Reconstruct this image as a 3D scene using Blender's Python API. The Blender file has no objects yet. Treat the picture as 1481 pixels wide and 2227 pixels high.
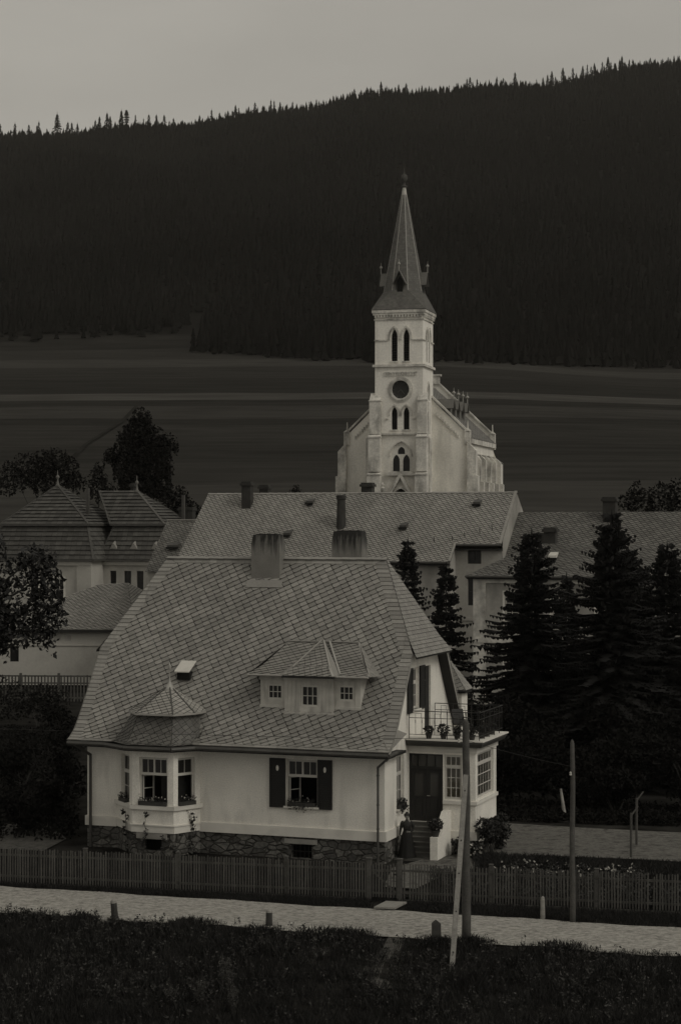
import bpy, bmesh, math, random
import numpy as np
from mathutils import Vector, Matrix, noise
R = math.radians
S = bpy.context.scene
COL = S.collection

# ---------------------------------------------------------------- camera
cam = bpy.data.cameras.new('camera'); cam_o = bpy.data.objects.new('camera', cam); COL.objects.link(cam_o)
cam_o.location = (0, 0, 12.7); cam_o.rotation_euler = (R(90), 0, 0)
cam.sensor_fit = 'HORIZONTAL'; cam.sensor_width = 36; cam.lens = 102.1
cam.shift_y = 0.0179; cam.clip_start = 0.5; cam.clip_end = 6000
S.camera = cam_o

# ---------------------------------------------------------------- sky and sun
SUN_EL, SUN_AZ = 40, (0.80, -0.60)
w = bpy.data.worlds.new('World'); S.world = w; w.use_nodes = True
nt = w.node_tree; nt.nodes.clear()
wo = nt.nodes.new('ShaderNodeOutputWorld'); bg = nt.nodes.new('ShaderNodeBackground')
sky = nt.nodes.new('ShaderNodeTexSky'); sky.sky_type = 'NISHITA'; sky.sun_disc = False
sky.sun_elevation = R(SUN_EL); sky.sun_rotation = math.atan2(SUN_AZ[0], SUN_AZ[1])
sky.air_density = 1.0; sky.dust_density = 6.0; sky.ozone_density = 1.0
bw = nt.nodes.new('ShaderNodeRGBToBW'); tint = nt.nodes.new('ShaderNodeMix'); tint.data_type = 'RGBA'; tint.blend_type = 'MULTIPLY'
tint.inputs[0].default_value = 1.0; tint.inputs[7].default_value = (1.0, 0.955, 0.86, 1)
nt.links.new(sky.outputs[0], bw.inputs[0]); cloud = nt.nodes.new('ShaderNodeMix'); cloud.data_type = 'RGBA'; cloud.inputs[0].default_value = 0.88; cloud.inputs[7].default_value = (1.95, 1.95, 1.95, 1)   # high overcast veils most of the clear sky
stc = nt.nodes.new('ShaderNodeTexCoord'); smp = nt.nodes.new('ShaderNodeMapping'); smp.inputs['Scale'].default_value = (1, 1, 3.5); snz = nt.nodes.new('ShaderNodeTexNoise'); snz.inputs['Scale'].default_value = 3.2; snz.inputs['Detail'].default_value = 5
srm = nt.nodes.new('ShaderNodeMapRange'); srm.inputs[1].default_value = .3; srm.inputs[2].default_value = .7; srm.inputs[3].default_value = 1.70; srm.inputs[4].default_value = 2.12
nt.links.new(stc.outputs['Generated'], smp.inputs[0]); nt.links.new(smp.outputs[0], snz.inputs['Vector']); nt.links.new(snz.outputs[0], srm.inputs[0]); nt.links.new(srm.outputs[0], cloud.inputs[7])
nt.links.new(bw.outputs[0], cloud.inputs[6]); nt.links.new(cloud.outputs[2], tint.inputs[6])
nt.links.new(tint.outputs[2], bg.inputs[0]); bg.inputs[1].default_value = 0.15
nt.links.new(bg.outputs[0], wo.inputs[0])
sl = bpy.data.lights.new('sun', 'SUN'); so = bpy.data.objects.new('sun', sl); COL.objects.link(so)
sl.energy = 0.5; sl.angle = R(20); sl.color = (1.0, 0.96, 0.88)
_d = Vector((SUN_AZ[0] * math.cos(R(SUN_EL)), SUN_AZ[1] * math.cos(R(SUN_EL)), math.sin(R(SUN_EL))))
so.rotation_euler = _d.to_track_quat('Z', 'Y').to_euler(); so.location = (60, -30, 60)
S.view_settings.view_transform = 'Standard'; S.view_settings.look = 'None'; S.view_settings.gamma = 1
S.view_settings.exposure = 0.30
S.render.engine = 'CYCLES'

# ---------------------------------------------------------------- materials (the photograph is a warm monochrome print)
MATS = {}
def g(v, warm=1.0): return (v, v * (1 - 0.035 * warm), v * (1 - 0.12 * warm), 1)
def mat(name, v, rough=0.85, var=0.15, scale=3.0, fine=0.08, fscale=40, bump=0.0, bscale=30, island=0.0, spec=0.3, warm=1.0,
        stain=0.0, sscale=(1, 1, 1), sth=0.55):
    m = bpy.data.materials.new(name); m.use_nodes = True; n = m.node_tree.nodes; l = m.node_tree.links
    b = n['Principled BSDF']; b.inputs['Roughness'].default_value = rough; b.inputs['Specular IOR Level'].default_value = spec
    tc = n.new('ShaderNodeTexCoord')
    def noi(s, det=4, sc=None):
        t = n.new('ShaderNodeTexNoise'); t.inputs['Scale'].default_value = s; t.inputs['Detail'].default_value = det
        if sc:
            mp = n.new('ShaderNodeMapping'); mp.inputs['Scale'].default_value = sc
            l.new(tc.outputs['Object'], mp.inputs[0]); l.new(mp.outputs[0], t.inputs['Vector'])
        else: l.new(tc.outputs['Object'], t.inputs['Vector'])
        return t.outputs['Fac']
    def mul(a, bb):
        x = n.new('ShaderNodeMath'); x.operation = 'MULTIPLY'
        for i, q in enumerate((a, bb)):
            if isinstance(q, (int, float)): x.inputs[i].default_value = q
            else: l.new(q, x.inputs[i])
        return x.outputs[0]
    def rng(a, lo, hi, f0=0.25, f1=0.75):
        x = n.new('ShaderNodeMapRange'); l.new(a, x.inputs[0]); x.inputs[1].default_value = f0; x.inputs[2].default_value = f1
        x.inputs[3].default_value = lo; x.inputs[4].default_value = hi; return x.outputs[0]
    f = rng(noi(scale), 1 - var, 1 + var)
    if fine: f = mul(f, rng(noi(fscale, 2), 1 - fine, 1 + fine))
    if island:
        ge = n.new('ShaderNodeNewGeometry'); f = mul(f, rng(ge.outputs['Random Per Island'], 1 - island, 1 + island, 0, 1))
    if stain: f = mul(f, rng(noi(1.0, 6, sscale), 1.0, 1 - stain, sth, sth + 0.18))
    c = n.new('ShaderNodeMix'); c.data_type = 'RGBA'; c.blend_type = 'MULTIPLY'; c.inputs[0].default_value = 1
    c.inputs[6].default_value = g(v, warm); l.new(f, c.inputs[7]); l.new(c.outputs[2], b.inputs['Base Color'])
    if bump:
        bp = n.new('ShaderNodeBump'); bp.inputs['Strength'].default_value = bump; bp.inputs['Distance'].default_value = 0.03
        l.new(noi(bscale, 3), bp.inputs['Height']); l.new(bp.outputs[0], b.inputs['Normal'])
    MATS[name] = m; return m
plaster = mat('plaster', 0.74, var=0.09, scale=0.9, fine=0.14, fscale=22, bump=0.5, bscale=35, stain=0.20, sscale=(1.6, 1.6, 0.4), sth=0.54)
trim = mat('plaster_trim', 0.64, var=0.08, scale=1.2, fine=0.05, stain=0.22, sscale=(0.6, 0.6, 1.2), sth=0.5)
church_pl = mat('church_plaster', 0.72, var=0.08, scale=0.35, fine=0.12, fscale=5, stain=0.25, sscale=(0.5, 0.5, 0.14), sth=0.5)
church_st = mat('weathered_stone', 0.56, var=0.2, scale=0.9, fine=0.2, fscale=5, stain=0.5, sscale=(0.8, 0.8, 0.35), sth=0.48)
back_pl = mat('old_plaster', 0.34, var=0.14, scale=0.4, fine=0.08, fscale=5, stain=0.35, sscale=(0.5, 0.5, 0.22), sth=0.46)
left_pl = mat('grey_plaster', 0.40, var=0.08, scale=0.4, fine=0.06, fscale=5, stain=0.22, sscale=(0.4, 0.4, 0.3), sth=0.5)
slate = mat('slate', 0.225, rough=0.62, var=0.14, scale=0.45, fine=0.12, fscale=14, island=0.20, spec=0.4)
slate_l = mat('light_slate', 0.22, rough=0.6, var=0.10, scale=1, fine=0.10, fscale=14, island=0.13)
slate_b = mat('weathered_slate', 0.25, rough=0.65, var=0.16, scale=0.35, fine=0.12, fscale=5, island=0.15)
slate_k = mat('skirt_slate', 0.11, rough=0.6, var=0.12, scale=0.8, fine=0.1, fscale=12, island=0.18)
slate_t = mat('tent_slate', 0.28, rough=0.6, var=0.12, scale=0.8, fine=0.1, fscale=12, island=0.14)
slate_s = mat('spire_slate', 0.115, rough=0.7, var=0.15, scale=0.8, fine=0.12, fscale=6, island=0.18)
slate_d = mat('dark_slate', 0.135, rough=0.65, var=0.18, scale=0.4, fine=0.12, fscale=5, island=0.25)
tile_d = mat('roof_tile', 0.07, rough=0.8, var=0.2, scale=0.5, fine=0.15, fscale=6, island=0.25)
under = mat('underlay_joint_shade', 0.018, rough=0.95, var=0.1)  # near-black sheet below the slates, stands in for shadow in their joints
metal = mat('zinc_flashing', 0.30, rough=0.45, var=0.15, scale=3, spec=0.5)
gutter_m = mat('gutter_zinc', 0.060, rough=0.5, var=0.2)
white_w = mat('white_joinery', 0.50, rough=0.5, var=0.06)
cream_w = mat('painted_boarding', 0.46, rough=0.7, var=0.14, scale=3, stain=0.28, sscale=(3, 3, 0.6), sth=0.5)
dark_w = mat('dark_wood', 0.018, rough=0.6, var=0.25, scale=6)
shut_m = mat('shutter_paint', 0.016, rough=0.6, var=0.2, scale=5)
fence_w = mat('fence_wood', 0.065, rough=0.85, var=0.25, scale=2, fine=0.2, fscale=20, island=0.35)
pole_w = mat('pole_wood', 0.065, rough=0.85, var=0.25, scale=5, fine=0.25, fscale=25)
brace_w = mat('bare_timber', 0.20, rough=0.85, var=0.2, scale=5, fine=0.2, fscale=25)
iron = mat('wrought_iron', 0.02, rough=0.5, var=0.1)
room = mat('room_shade', 0.010, rough=0.95, var=0.1)  # near-black colour standing in for the unlit inside of rooms and openings
curtain = mat('curtain', 0.30, rough=0.9, var=0.1)
brick = mat('sooty_brick', 0.035, rough=0.9, var=0.3, scale=2, fine=0.2)
stonep = mat('marker_stone', 0.24, rough=0.9, var=0.3, scale=6, fine=0.2)
stoned = mat('dark_marker_stone', 0.04, rough=0.9, var=0.3, scale=6, fine=0.2)
step_m = mat('stone_steps', 0.10, rough=0.9, var=0.2, scale=3)
leafd = mat('dark_leaf', 0.010, rough=0.9, spec=0.05, var=0.35, scale=1.2, fine=0, island=0.4)
leafm = mat('leaf', 0.024, rough=0.65, var=0.3, scale=1.2, fine=0, island=0.45)
leaff = mat('near_leaf', 0.009, rough=0.6, var=0.3, scale=1.2, fine=0, island=0.6, spec=0.35)
needle = mat('spruce_needles', 0.009, rough=0.8, var=0.3, scale=1.0, fine=0, island=0.4)
forest_m = mat('forest_needles', 0.0090, rough=0.9, spec=0.0, var=0.4, scale=0.008, fine=0.1, fscale=0.12, island=0.15)
bark = mat('bark', 0.05, rough=0.9, var=0.3, scale=6)
petal = mat('petals', 0.40, rough=0.6, var=0.1)
pot_m = mat('clay_pot', 0.045, rough=0.8, var=0.2)
skin_m = mat('skin', 0.17, rough=0.6, var=0.04)
hair_m = mat('hair', 0.022, rough=0.6, var=0.1)
dress_m = mat('dark_dress', 0.014, rough=0.85, var=0.25, scale=4)
bodice_m = mat('bodice', 0.022, rough=0.8, var=0.3, scale=8)
clock_m = mat('clock_face', 0.03, rough=0.6, var=0.3, scale=2)
slab_m = mat('paving_stone', 0.24, rough=0.85, var=0.15, scale=2)
grass_m = mat('bank_grass', 0.013, rough=0.8, var=0.4, scale=0.5, fine=0, island=0.5)
weed_m = mat('weed_leaf', 0.05, rough=0.7, var=0.4, scale=0.6, fine=0, island=0.6)

def glass(name, dark, sp_=.25):
    m = bpy.data.materials.new(name); m.use_nodes = True; n = m.node_tree.nodes; l = m.node_tree.links
    b = n['Principled BSDF']; b.inputs['Base Color'].default_value = g(dark); b.inputs['Roughness'].default_value = 0.12
    b.inputs['Specular IOR Level'].default_value = sp_
    t = n.new('ShaderNodeTexNoise'); t.inputs['Scale'].default_value = 1.5; bp = n.new('ShaderNodeBump'); bp.inputs['Strength'].default_value = 0.08
    l.new(t.outputs[0], bp.inputs['Height']); l.new(bp.outputs[0], b.inputs['Normal'])
    return m
glass_d = glass('window_glass', 0.012)
def clear_glass():
    m = bpy.data.materials.new('clear_glass'); m.use_nodes = True; n = m.node_tree.nodes; l = m.node_tree.links
    n.remove(n['Principled BSDF']); tr = n.new('ShaderNodeBsdfTransparent'); gl = n.new('ShaderNodeBsdfGlossy'); gl.inputs['Roughness'].default_value = 0.05
    tr.inputs[0].default_value = (0.8, 0.78, 0.72, 1)
    mx = n.new('ShaderNodeMixShader'); fr = n.new('ShaderNodeFresnel'); fr.inputs[0].default_value = 1.5
    l.new(fr.outputs[0], mx.inputs[0]); l.new(tr.outputs[0], mx.inputs[1]); l.new(gl.outputs[0], mx.inputs[2])
    l.new(mx.outputs[0], n['Material Output'].inputs[0]); return m
glass_c = clear_glass()

def stone_mat():
    m = bpy.data.materials.new('rubble_stone'); m.use_nodes = True; n = m.node_tree.nodes; l = m.node_tree.links
    b = n['Principled BSDF']; b.inputs['Roughness'].default_value = 0.9
    tc = n.new('ShaderNodeTexCoord'); mp = n.new('ShaderNodeMapping'); mp.inputs['Scale'].default_value = (2.3, 2.3, 4.2)
    nz = n.new('ShaderNodeTexNoise'); nz.inputs['Scale'].default_value = 2.5
    ad = n.new('ShaderNodeMix'); ad.data_type = 'RGBA'; ad.blend_type = 'LINEAR_LIGHT'; ad.inputs[0].default_value = 0.22
    l.new(tc.outputs['Object'], nz.inputs['Vector']); l.new(tc.outputs['Object'], mp.inputs[0]); l.new(mp.outputs[0], ad.inputs[6]); l.new(nz.outputs[1], ad.inputs[7])
    v = n.new('ShaderNodeTexVoronoi'); l.new(ad.outputs[2], v.inputs['Vector']); v.inputs['Scale'].default_value = 1
    ve = n.new('ShaderNodeTexVoronoi'); ve.feature = 'DISTANCE_TO_EDGE'; l.new(ad.outputs[2], ve.inputs['Vector']); ve.inputs['Scale'].default_value = 1
    r = n.new('ShaderNodeMapRange'); l.new(ve.outputs['Distance'], r.inputs[0]); r.inputs[1].default_value = 0.02; r.inputs[2].default_value = 0.09
    sp = n.new('ShaderNodeSeparateColor'); l.new(v.outputs['Color'], sp.inputs[0])
    r2 = n.new('ShaderNodeMapRange'); l.new(sp.outputs[0], r2.inputs[0]); r2.inputs[3].default_value = 0.045; r2.inputs[4].default_value = 0.14
    n2 = n.new('ShaderNodeTexNoise'); n2.inputs['Scale'].default_value = 9; l.new(tc.outputs['Object'], n2.inputs['Vector'])
    mm = n.new('ShaderNodeMath'); mm.operation = 'MULTIPLY'; l.new(r2.outputs[0], mm.inputs[0]); l.new(n2.outputs[0], mm.inputs[1])
    m2 = n.new('ShaderNodeMath'); m2.operation = 'MULTIPLY'; l.new(mm.outputs[0], m2.inputs[0]); m2.inputs[1].default_value = 2.0
    mx = n.new('ShaderNodeMix'); mx.data_type = 'RGBA'; l.new(r.outputs[0], mx.inputs[0]); mx.inputs[6].default_value = g(0.028)
    l.new(m2.outputs[0], mx.inputs[7]); tn = n.new('ShaderNodeMix'); tn.data_type = 'RGBA'; tn.blend_type = 'MULTIPLY'; tn.inputs[0].default_value = 1
    tn.inputs[7].default_value = (1, .965, .88, 1); l.new(mx.outputs[2], tn.inputs[6]); l.new(tn.outputs[2], b.inputs['Base Color'])
    bp = n.new('ShaderNodeBump'); bp.inputs['Strength'].default_value = 0.8; bp.inputs['Distance'].default_value = 0.06
    l.new(r.outputs[0], bp.inputs['Height']); l.new(bp.outputs[0], b.inputs['Normal']); return m
rubble = stone_mat()

# ---------------------------------------------------------------- mesh helpers
class MB:
    def __init__(s): s.v = []; s.f = []; s.m = []
    def add(s, vs, fs, mi=0):
        o = len(s.v); s.v += [tuple(x) for x in vs]
        for f in fs: s.f.append(tuple(o + i for i in f)); s.m.append(mi)
        return s
    def poly(s, vs, mi=0): return s.add(vs, [tuple(range(len(vs)))], mi)
    def box(s, x0, x1, y0, y1, z0, z1, mi=0):
        v = [(x, y, z) for z in (z0, z1) for y in (y0, y1) for x in (x0, x1)]
        return s.add(v, [(0, 2, 3, 1), (4, 5, 7, 6), (0, 1, 5, 4), (2, 6, 7, 3), (0, 4, 6, 2), (1, 3, 7, 5)], mi)
    def hexa(s, v, mi=0):   # 8 corners: bottom 4 (ccw) then top 4
        return s.add(v, [(3, 2, 1, 0), (4, 5, 6, 7), (0, 1, 5, 4), (1, 2, 6, 5), (2, 3, 7, 6), (3, 0, 4, 7)], mi)
    def bar(s, a, b, r, n=6, mi=0, r2=None, caps=True):
        a = Vector(a); b = Vector(b); d = (b - a); q = d.to_track_quat('Z', 'Y'); r2 = r if r2 is None else r2
        vs = [a + q @ Vector((math.cos(2 * math.pi * i / n) * r, math.sin(2 * math.pi * i / n) * r, 0)) for i in range(n)]
        vs += [b + q @ Vector((math.cos(2 * math.pi * i / n) * r2, math.sin(2 * math.pi * i / n) * r2, 0)) for i in range(n)]
        fs = [(i, (i + 1) % n, n + (i + 1) % n, n + i) for i in range(n)]
        if caps: fs += [tuple(range(n - 1, -1, -1)), tuple(range(n, 2 * n))]
        return s.add(vs, fs, mi)
    def beam(s, a, b, w, h, mi=0, up=(0, 0, 1)):
        a = Vector(a); b = Vector(b); d = (b - a).normalized(); x = d.cross(Vector(up)).normalized(); y = x.cross(d)
        c = [(-w / 2, -h / 2), (w / 2, -h / 2), (w / 2, h / 2), (-w / 2, h / 2)]
        return s.hexa([a + x * p + y * q for p, q in c] + [b + x * p + y * q for p, q in c], mi)
    def lathe(s, prof, c=(0, 0, 0), n=12, mi=0):
        vs = []; k = len(prof)
        for r, z in prof:
            for i in range(n): vs.append((c[0] + r * math.cos(2 * math.pi * i / n), c[1] + r * math.sin(2 * math.pi * i / n), c[2] + z))
        fs = [(j * n + i, j * n + (i + 1) % n, (j + 1) * n + (i + 1) % n, (j + 1) * n + i) for j in range(k - 1) for i in range(n)]
        fs += [tuple(range(n - 1, -1, -1)), tuple((k - 1) * n + i for i in range(n))]
        return s.add(vs, fs, mi)
    def extr(s, pts, d, mi=0):      # closed slab: polygon pts swept by vector d
        n = len(pts); d = Vector(d); a = [Vector(p) for p in pts]; b = [p + d for p in a]
        return s.add(a + b, [tuple(range(n)), tuple(range(2 * n - 1, n - 1, -1))] + [(i, n + i, n + (i + 1) % n, (i + 1) % n) for i in range(n)], mi)
    def build(s, name, mats, parent=None, label=None, smooth=False):
        me = bpy.data.meshes.new(name); me.from_pydata(s.v, [], s.f)
        for m in (mats if isinstance(mats, (list, tuple)) else [mats]): me.materials.append(m)
        me.polygons.foreach_set('material_index', s.m)
        if smooth: me.polygons.foreach_set('use_smooth', [True] * len(s.f))
        me.update(); o = bpy.data.objects.new(name, me); COL.objects.link(o)
        if parent is not None: o.parent = parent
        if label: o['label'] = label
        return o
def tag(o, label, cat, group=None, kind=None):
    o['label'] = label; o['category'] = cat
    if group: o['group'] = group
    if kind: o['kind'] = kind
    return o
def thing(name, label, cat, loc=(0, 0, 0), rz=0, group=None):
    o = bpy.data.objects.new(name, None); o.empty_display_size = 0.3; COL.objects.link(o); o.location = loc; o.rotation_euler = (0, 0, R(rz))
    return tag(o, label, cat, group)
def struct(o): o['kind'] = 'structure'; return o
def kids(o): return [c for c in bpy.data.objects if c.parent == o]
def dup(root, loc, rz=0, sc=1, label=None, kidmap=None):
    r = root.copy(); COL.objects.link(r); r.location = loc; r.rotation_euler = (0, 0, R(rz)); r.scale = (sc,) * 3 if not isinstance(sc, tuple) else sc
    if label: r['label'] = label
    for c in (kidmap if kidmap is not None else kids(root)):
        k = c.copy(); COL.objects.link(k); k.parent = r
        for q in kids(c): kk = q.copy(); COL.objects.link(kk); kk.parent = k
    return r

class Pl:       # placement on a wall: a along, b up, d outwards
    def __init__(s, o, u, n=None):
        s.o = Vector(o); s.u = Vector(u).normalized(); s.n = Vector(n).normalized() if n else Vector((s.u.y, -s.u.x, 0))
    def __call__(s, a, b, d=0): return s.o + s.u * a + Vector((0, 0, b)) + s.n * d
    def at(s, a, b, d=0): return Pl(s(a, b, d), s.u, s.n)
    def box(s, mb, a0, a1, b0, b1, d0, d1, mi=0):
        mb.hexa([s(a0, b0, d1), s(a1, b0, d1), s(a1, b0, d0), s(a0, b0, d0), s(a0, b1, d1), s(a1, b1, d1), s(a1, b1, d0), s(a0, b1, d0)], mi)
def clip(poly, cl):     # convex clip, both ccw in 2-D
    out = poly
    for i in range(len(cl)):
        x0, y0 = cl[i]; x1, y1 = cl[(i + 1) % len(cl)]; ins = out; out = []
        if not ins: return []
        def sd(p): return (x1 - x0) * (p[1] - y0) - (y1 - y0) * (p[0] - x0)
        for j in range(len(ins)):
            p, q = ins[j], ins[(j + 1) % len(ins)]; a, b = sd(p), sd(q)
            if a >= 0: out.append(p)
            if (a > 0 and b < 0) or (a < 0 and b > 0):
                t = a / (a - b); out.append((p[0] + (q[0] - p[0]) * t, p[1] + (q[1] - p[1]) * t))
    return out
def ccw(p):
    a = sum(p[i][0] * p[(i + 1) % len(p)][1] - p[(i + 1) % len(p)][0] * p[i][1] for i in range(len(p)))
    return list(p) if a > 0 else list(reversed(p))
def wall(mb, pl, x0, x1, z0, z1, holes=(), depth=0.22, mi=0, bound=None, rmi=None):
    xs = sorted({x0, x1} | {h[0] for h in holes} | {h[1] for h in holes}); zs = sorted({z0, z1} | {h[2] for h in holes} | {h[3] for h in holes})
    xs = [x for x in xs if x0 <= x <= x1]; zs = [z for z in zs if z0 <= z <= z1]
    for i in range(len(xs) - 1):
        for j in range(len(zs) - 1):
            cx = (xs[i] + xs[i + 1]) / 2; cz = (zs[j] + zs[j + 1]) / 2
            if any(h[0] < cx < h[1] and h[2] < cz < h[3] for h in holes): continue
            q = [(xs[i], zs[j]), (xs[i + 1], zs[j]), (xs[i + 1], zs[j + 1]), (xs[i], zs[j + 1])]
            if bound: q = clip(q, ccw(bound))
            if len(q) >= 3: mb.poly([pl(a, b) for a, b in q], mi)
    for h in holes:
        a0, a1, b0, b1 = h[:4]; r = mi if rmi is None else rmi; d = -depth
        mb.poly([pl(a0, b0), pl(a0, b1), pl(a0, b1, d), pl(a0, b0, d)], r); mb.poly([pl(a1, b1), pl(a1, b0), pl(a1, b0, d), pl(a1, b1, d)], r)
        mb.poly([pl(a0, b0, d), pl(a1, b0, d), pl(a1, b0), pl(a0, b0)], r); mb.poly([pl(a0, b1), pl(a1, b1), pl(a1, b1, d), pl(a0, b1, d)], r)
def arc(r, rise, n=6):      # right half of a pointed arch from spring to apex
    c = (rise * rise - r * r) / (2 * r); RR = r + c; t1 = math.atan2(rise, c)
    return [(-c + RR * math.cos(t1 * i / n), RR * math.sin(t1 * i / n)) for i in range(n + 1)]
def arch_fill(mb, pl, cx, b_sp, r, rise, depth=0.3, mi=0):
    A = arc(r, rise)
    for sg in (-1, 1):
        for i in range(len(A) - 1):
            p, q = A[i], A[i + 1]
            mb.poly([pl(cx + sg * r, b_sp + rise), pl(cx + sg * p[0], b_sp + p[1]), pl(cx + sg * q[0], b_sp + q[1])], mi)
            mb.poly([pl(cx + sg * p[0], b_sp + p[1]), pl(cx + sg * q[0], b_sp + q[1]), pl(cx + sg * q[0], b_sp + q[1], -depth), pl(cx + sg * p[0], b_sp + p[1], -depth)], mi)
def arch_ring(mb, pl, cx, b_sp, r, rise, t, d0, d1, tail=0, mi=0):
    A = arc(r, rise); B = arc(r + t, rise + t * 1.25)
    for sg in (-1, 1):
        P = [(A[i], B[i]) for i in range(len(A))]
        if tail: P = [((r, -tail), (r + t, -tail))] + P
        for i in range(len(P) - 1):
            (a, b), (c, d) = P[i], P[i + 1]; X = lambda q, dd: pl(cx + sg * q[0], b_sp + q[1], dd)
            mb.hexa([X(a, d0), X(b, d0), X(b, d1), X(a, d1), X(c, d0), X(d, d0), X(d, d1), X(c, d1)], mi)

# slates: every slate is a thin plate of its own, laid on a lattice over a roof surface
def slates(mb, poly, fm, e1, e2, gap=0.012, lift=0.02, h0=0.012, stag=0.0, mi=0, skirt=True, off=(0, 0), jit=0.0, seed=0, cut=0.0):
    rnd = random.Random(seed); P = ccw(poly); e1 = Vector(e1); e2 = Vector(e2); det = e1.x * e2.y - e1.y * e2.x
    inv = lambda p: ((p[0] * e2.y - p[1] * e2.x) / det, (e1.x * p[1] - e1.y * p[0]) / det)
    ij = [inv((p[0] - off[0], p[1] - off[1])) for p in P]
    i0, i1 = math.floor(min(a for a, _ in ij)) - 2, math.ceil(max(a for a, _ in ij)) + 2; j0, j1 = math.floor(min(b for _, b in ij)) - 1, math.ceil(max(b for _, b in ij)) + 1
    g1, g2 = gap / e1.length / 2, gap / e2.length / 2
    for j in range(j0, j1):
        for i in range(i0, i1):
            s = (j * stag) % 1.0; q = []; jx = rnd.uniform(-jit, jit)
            for a, b in (((g1, g2), (1 - g1, g2), (1 - g1, 1 - g2), (g1, 1 - g2)) if not cut else ((g1 + cut * .8, g2), (1 - g1, g2), (1 - g1, 1 - g2), (g1, 1 - g2), (g1, g2 + cut))):
                p = e1 * (i + s + a + jx) + e2 * (j + b); q.append((p.x + off[0], p.y + off[1]))
            cx = q[1][0]; cy = q[1][1]; rr = e1.length + e2.length
            if cx < min(p[0] for p in P) - rr or cx > max(p[0] for p in P) + rr or cy < min(p[1] for p in P) - rr or cy > max(p[1] for p in P) + rr: continue
            q = clip(q, P)
            if len(q) < 3: continue
            lj = lift * rnd.uniform(0.8, 1.25)
            top = [fm(a, b, h0 + lj * (1 - min(1, max(0, inv((a - off[0], b - off[1]))[1] - j)))) for a, b in q]
            if skirt:
                bt = [fm(a, b, 0.0) for a, b in q]; n = len(q)
                mb.add(top + bt, [tuple(range(n))] + [(k, n + k, n + (k + 1) % n, (k + 1) % n) for k in range(n)], mi)
            else: mb.poly(top, mi)
def plane_map(pts, along=None):      # pts: planar 3-D polygon -> (2-D polygon, map)
    p = [Vector(x) for x in pts]; n = Vector((0, 0, 0))
    for i in range(len(p)): n += p[i].cross(p[(i + 1) % len(p)])
    n.normalize()
    if n.z < 0: n = -n
    if along: A = Vector(along); A = (A - n * A.dot(n)).normalized()
    else: A = Vector((0, 0, 1)).cross(n); A = A.normalized() if A.length > 1e-4 else Vector((1, 0, 0))
    U = n.cross(A)
    if U.z < 0: U = -U; A = -A
    o = p[0]
    return [((q - o).dot(A), (q - o).dot(U)) for q in p], (lambda a, b, h=0: o + A * a + U * b + n * h)
def roof_plane(mb, pts, e1, e2, sheet=1, mi=0, off=(0, 0), thick=0.0, **kw):
    P, fm = plane_map(pts); P = ccw(P)
    mb.poly([fm(a, b, 0) for a, b in P], sheet)
    slates(mb, P, fm, e1, e2, mi=mi, off=off, **kw)
    return P, fm
def plates(mb, p0, p1, nrm, w, L, t, mi=0, seed=1):      # ridge or hip covering: a row of overlapping plates along p0-p1
    p0 = Vector(p0); p1 = Vector(p1); d = p1 - p0; n = max(1, int(d.length / L)); d = d / n; nrm = Vector(nrm); x = d.normalized().cross(nrm).normalized(); nrm = x.cross(d.normalized())
    for i in range(n):
        a = p0 + d * i; b = a + d * 1.02; k = 0.3 * t
        for sg in (-1, 1):
            v = [a + nrm * (t + k), a + x * sg * w - nrm * w * 0.45 + nrm * (t + k), b + x * sg * w - nrm * w * 0.45 + nrm * t * 0.6, b + nrm * t * 0.6]
            u = [q - nrm * t for q in v]; mb.hexa(u + v, mi)
DIAG = dict(e1=(0.262, 0.142), e2=(-0.128, 0.168))      # slanting courses of the villa

# ---------------------------------------------------------------- ground: bank, road, gardens, rising fields and the wooded hill, one sheet
def sm(a, b, x): t = min(1, max(0, (x - a) / (b - a))); return t * t * (3 - 2 * t)
def road_c(x): return 61.75 - 0.313 * x
def ridge_z(x): return 404 + 0.121 * x + 3.5 * math.sin(x * 0.021 + 1) + 2.0 * math.sin(x * 0.057)
def edge_y(x):      # lower border of the wood
    if x < -64: return 742 + 0.05 * (x + 100) if x > -400 else 727
    if x < -54: return 742 + (x + 64) * 5.6
    return 686 - 62 * sm(-54, 15, x) + 75 * sm(20, 110, x)
def gz(x, y):
    t = (y - road_c(x)) * 0.954
    z = 0.0
    if t < -2.0: z = -(-2.0 - t) * 0.13 - 0.0026 * (t + 2) ** 2 * (1 if t > -30 else 0) - (0.0026 * 784 if t <= -30 else 0)
    if y > 150:
        if y < 230: z = 11 * sm(165, 232, y)
        elif y < 300: z = 11 + (y - 230) * 0.128
        elif y < 715: z = 20 + (y - 300) * 0.1385 - 0.03 * (y - 300) * sm(20, 110, x) * 0.5
        else:
            k = (y - 715) / 1085.0; z0 = 77.5 - 6 * sm(20, 110, x)
            z = z0 + (ridge_z(x) - z0) * (k if k < 1 else 1 - (k - 1) * 0.8) + 6 * math.sin(math.pi * min(k, 1)) * math.sin(x * 0.03 + y * 0.01)
    return z
ys = [-60, -30, 0, 20, 35] + [40 + i for i in range(0, 24)] + [64 + 2 * i for i in range(0, 20)] + [106 + 8 * i for i in range(0, 25)] + [310 + 20 * i for i in range(0, 80)] + [1950, 2100, 2400]
ks = [i / 40 for i in range(-40, 41)]
gv = []; gf = []
for y in ys:
    hw = 40 + 0.30 * max(y, 0)
    for k in ks:
        x = k * hw; z = gz(x, y)
        if 50 < y < 110 and abs((y - road_c(x)) * 0.954) > 2.5: z += 0.05 * noise.noise(Vector((x * 0.7, y * 0.7, 0)))
        gv.append((x, y, z))
n_ = len(ks)
for j in range(len(ys) - 1):
    for i in range(n_ - 1): gf.append((j * n_ + i, j * n_ + i + 1, (j + 1) * n_ + i + 1, (j + 1) * n_ + i))
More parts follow.
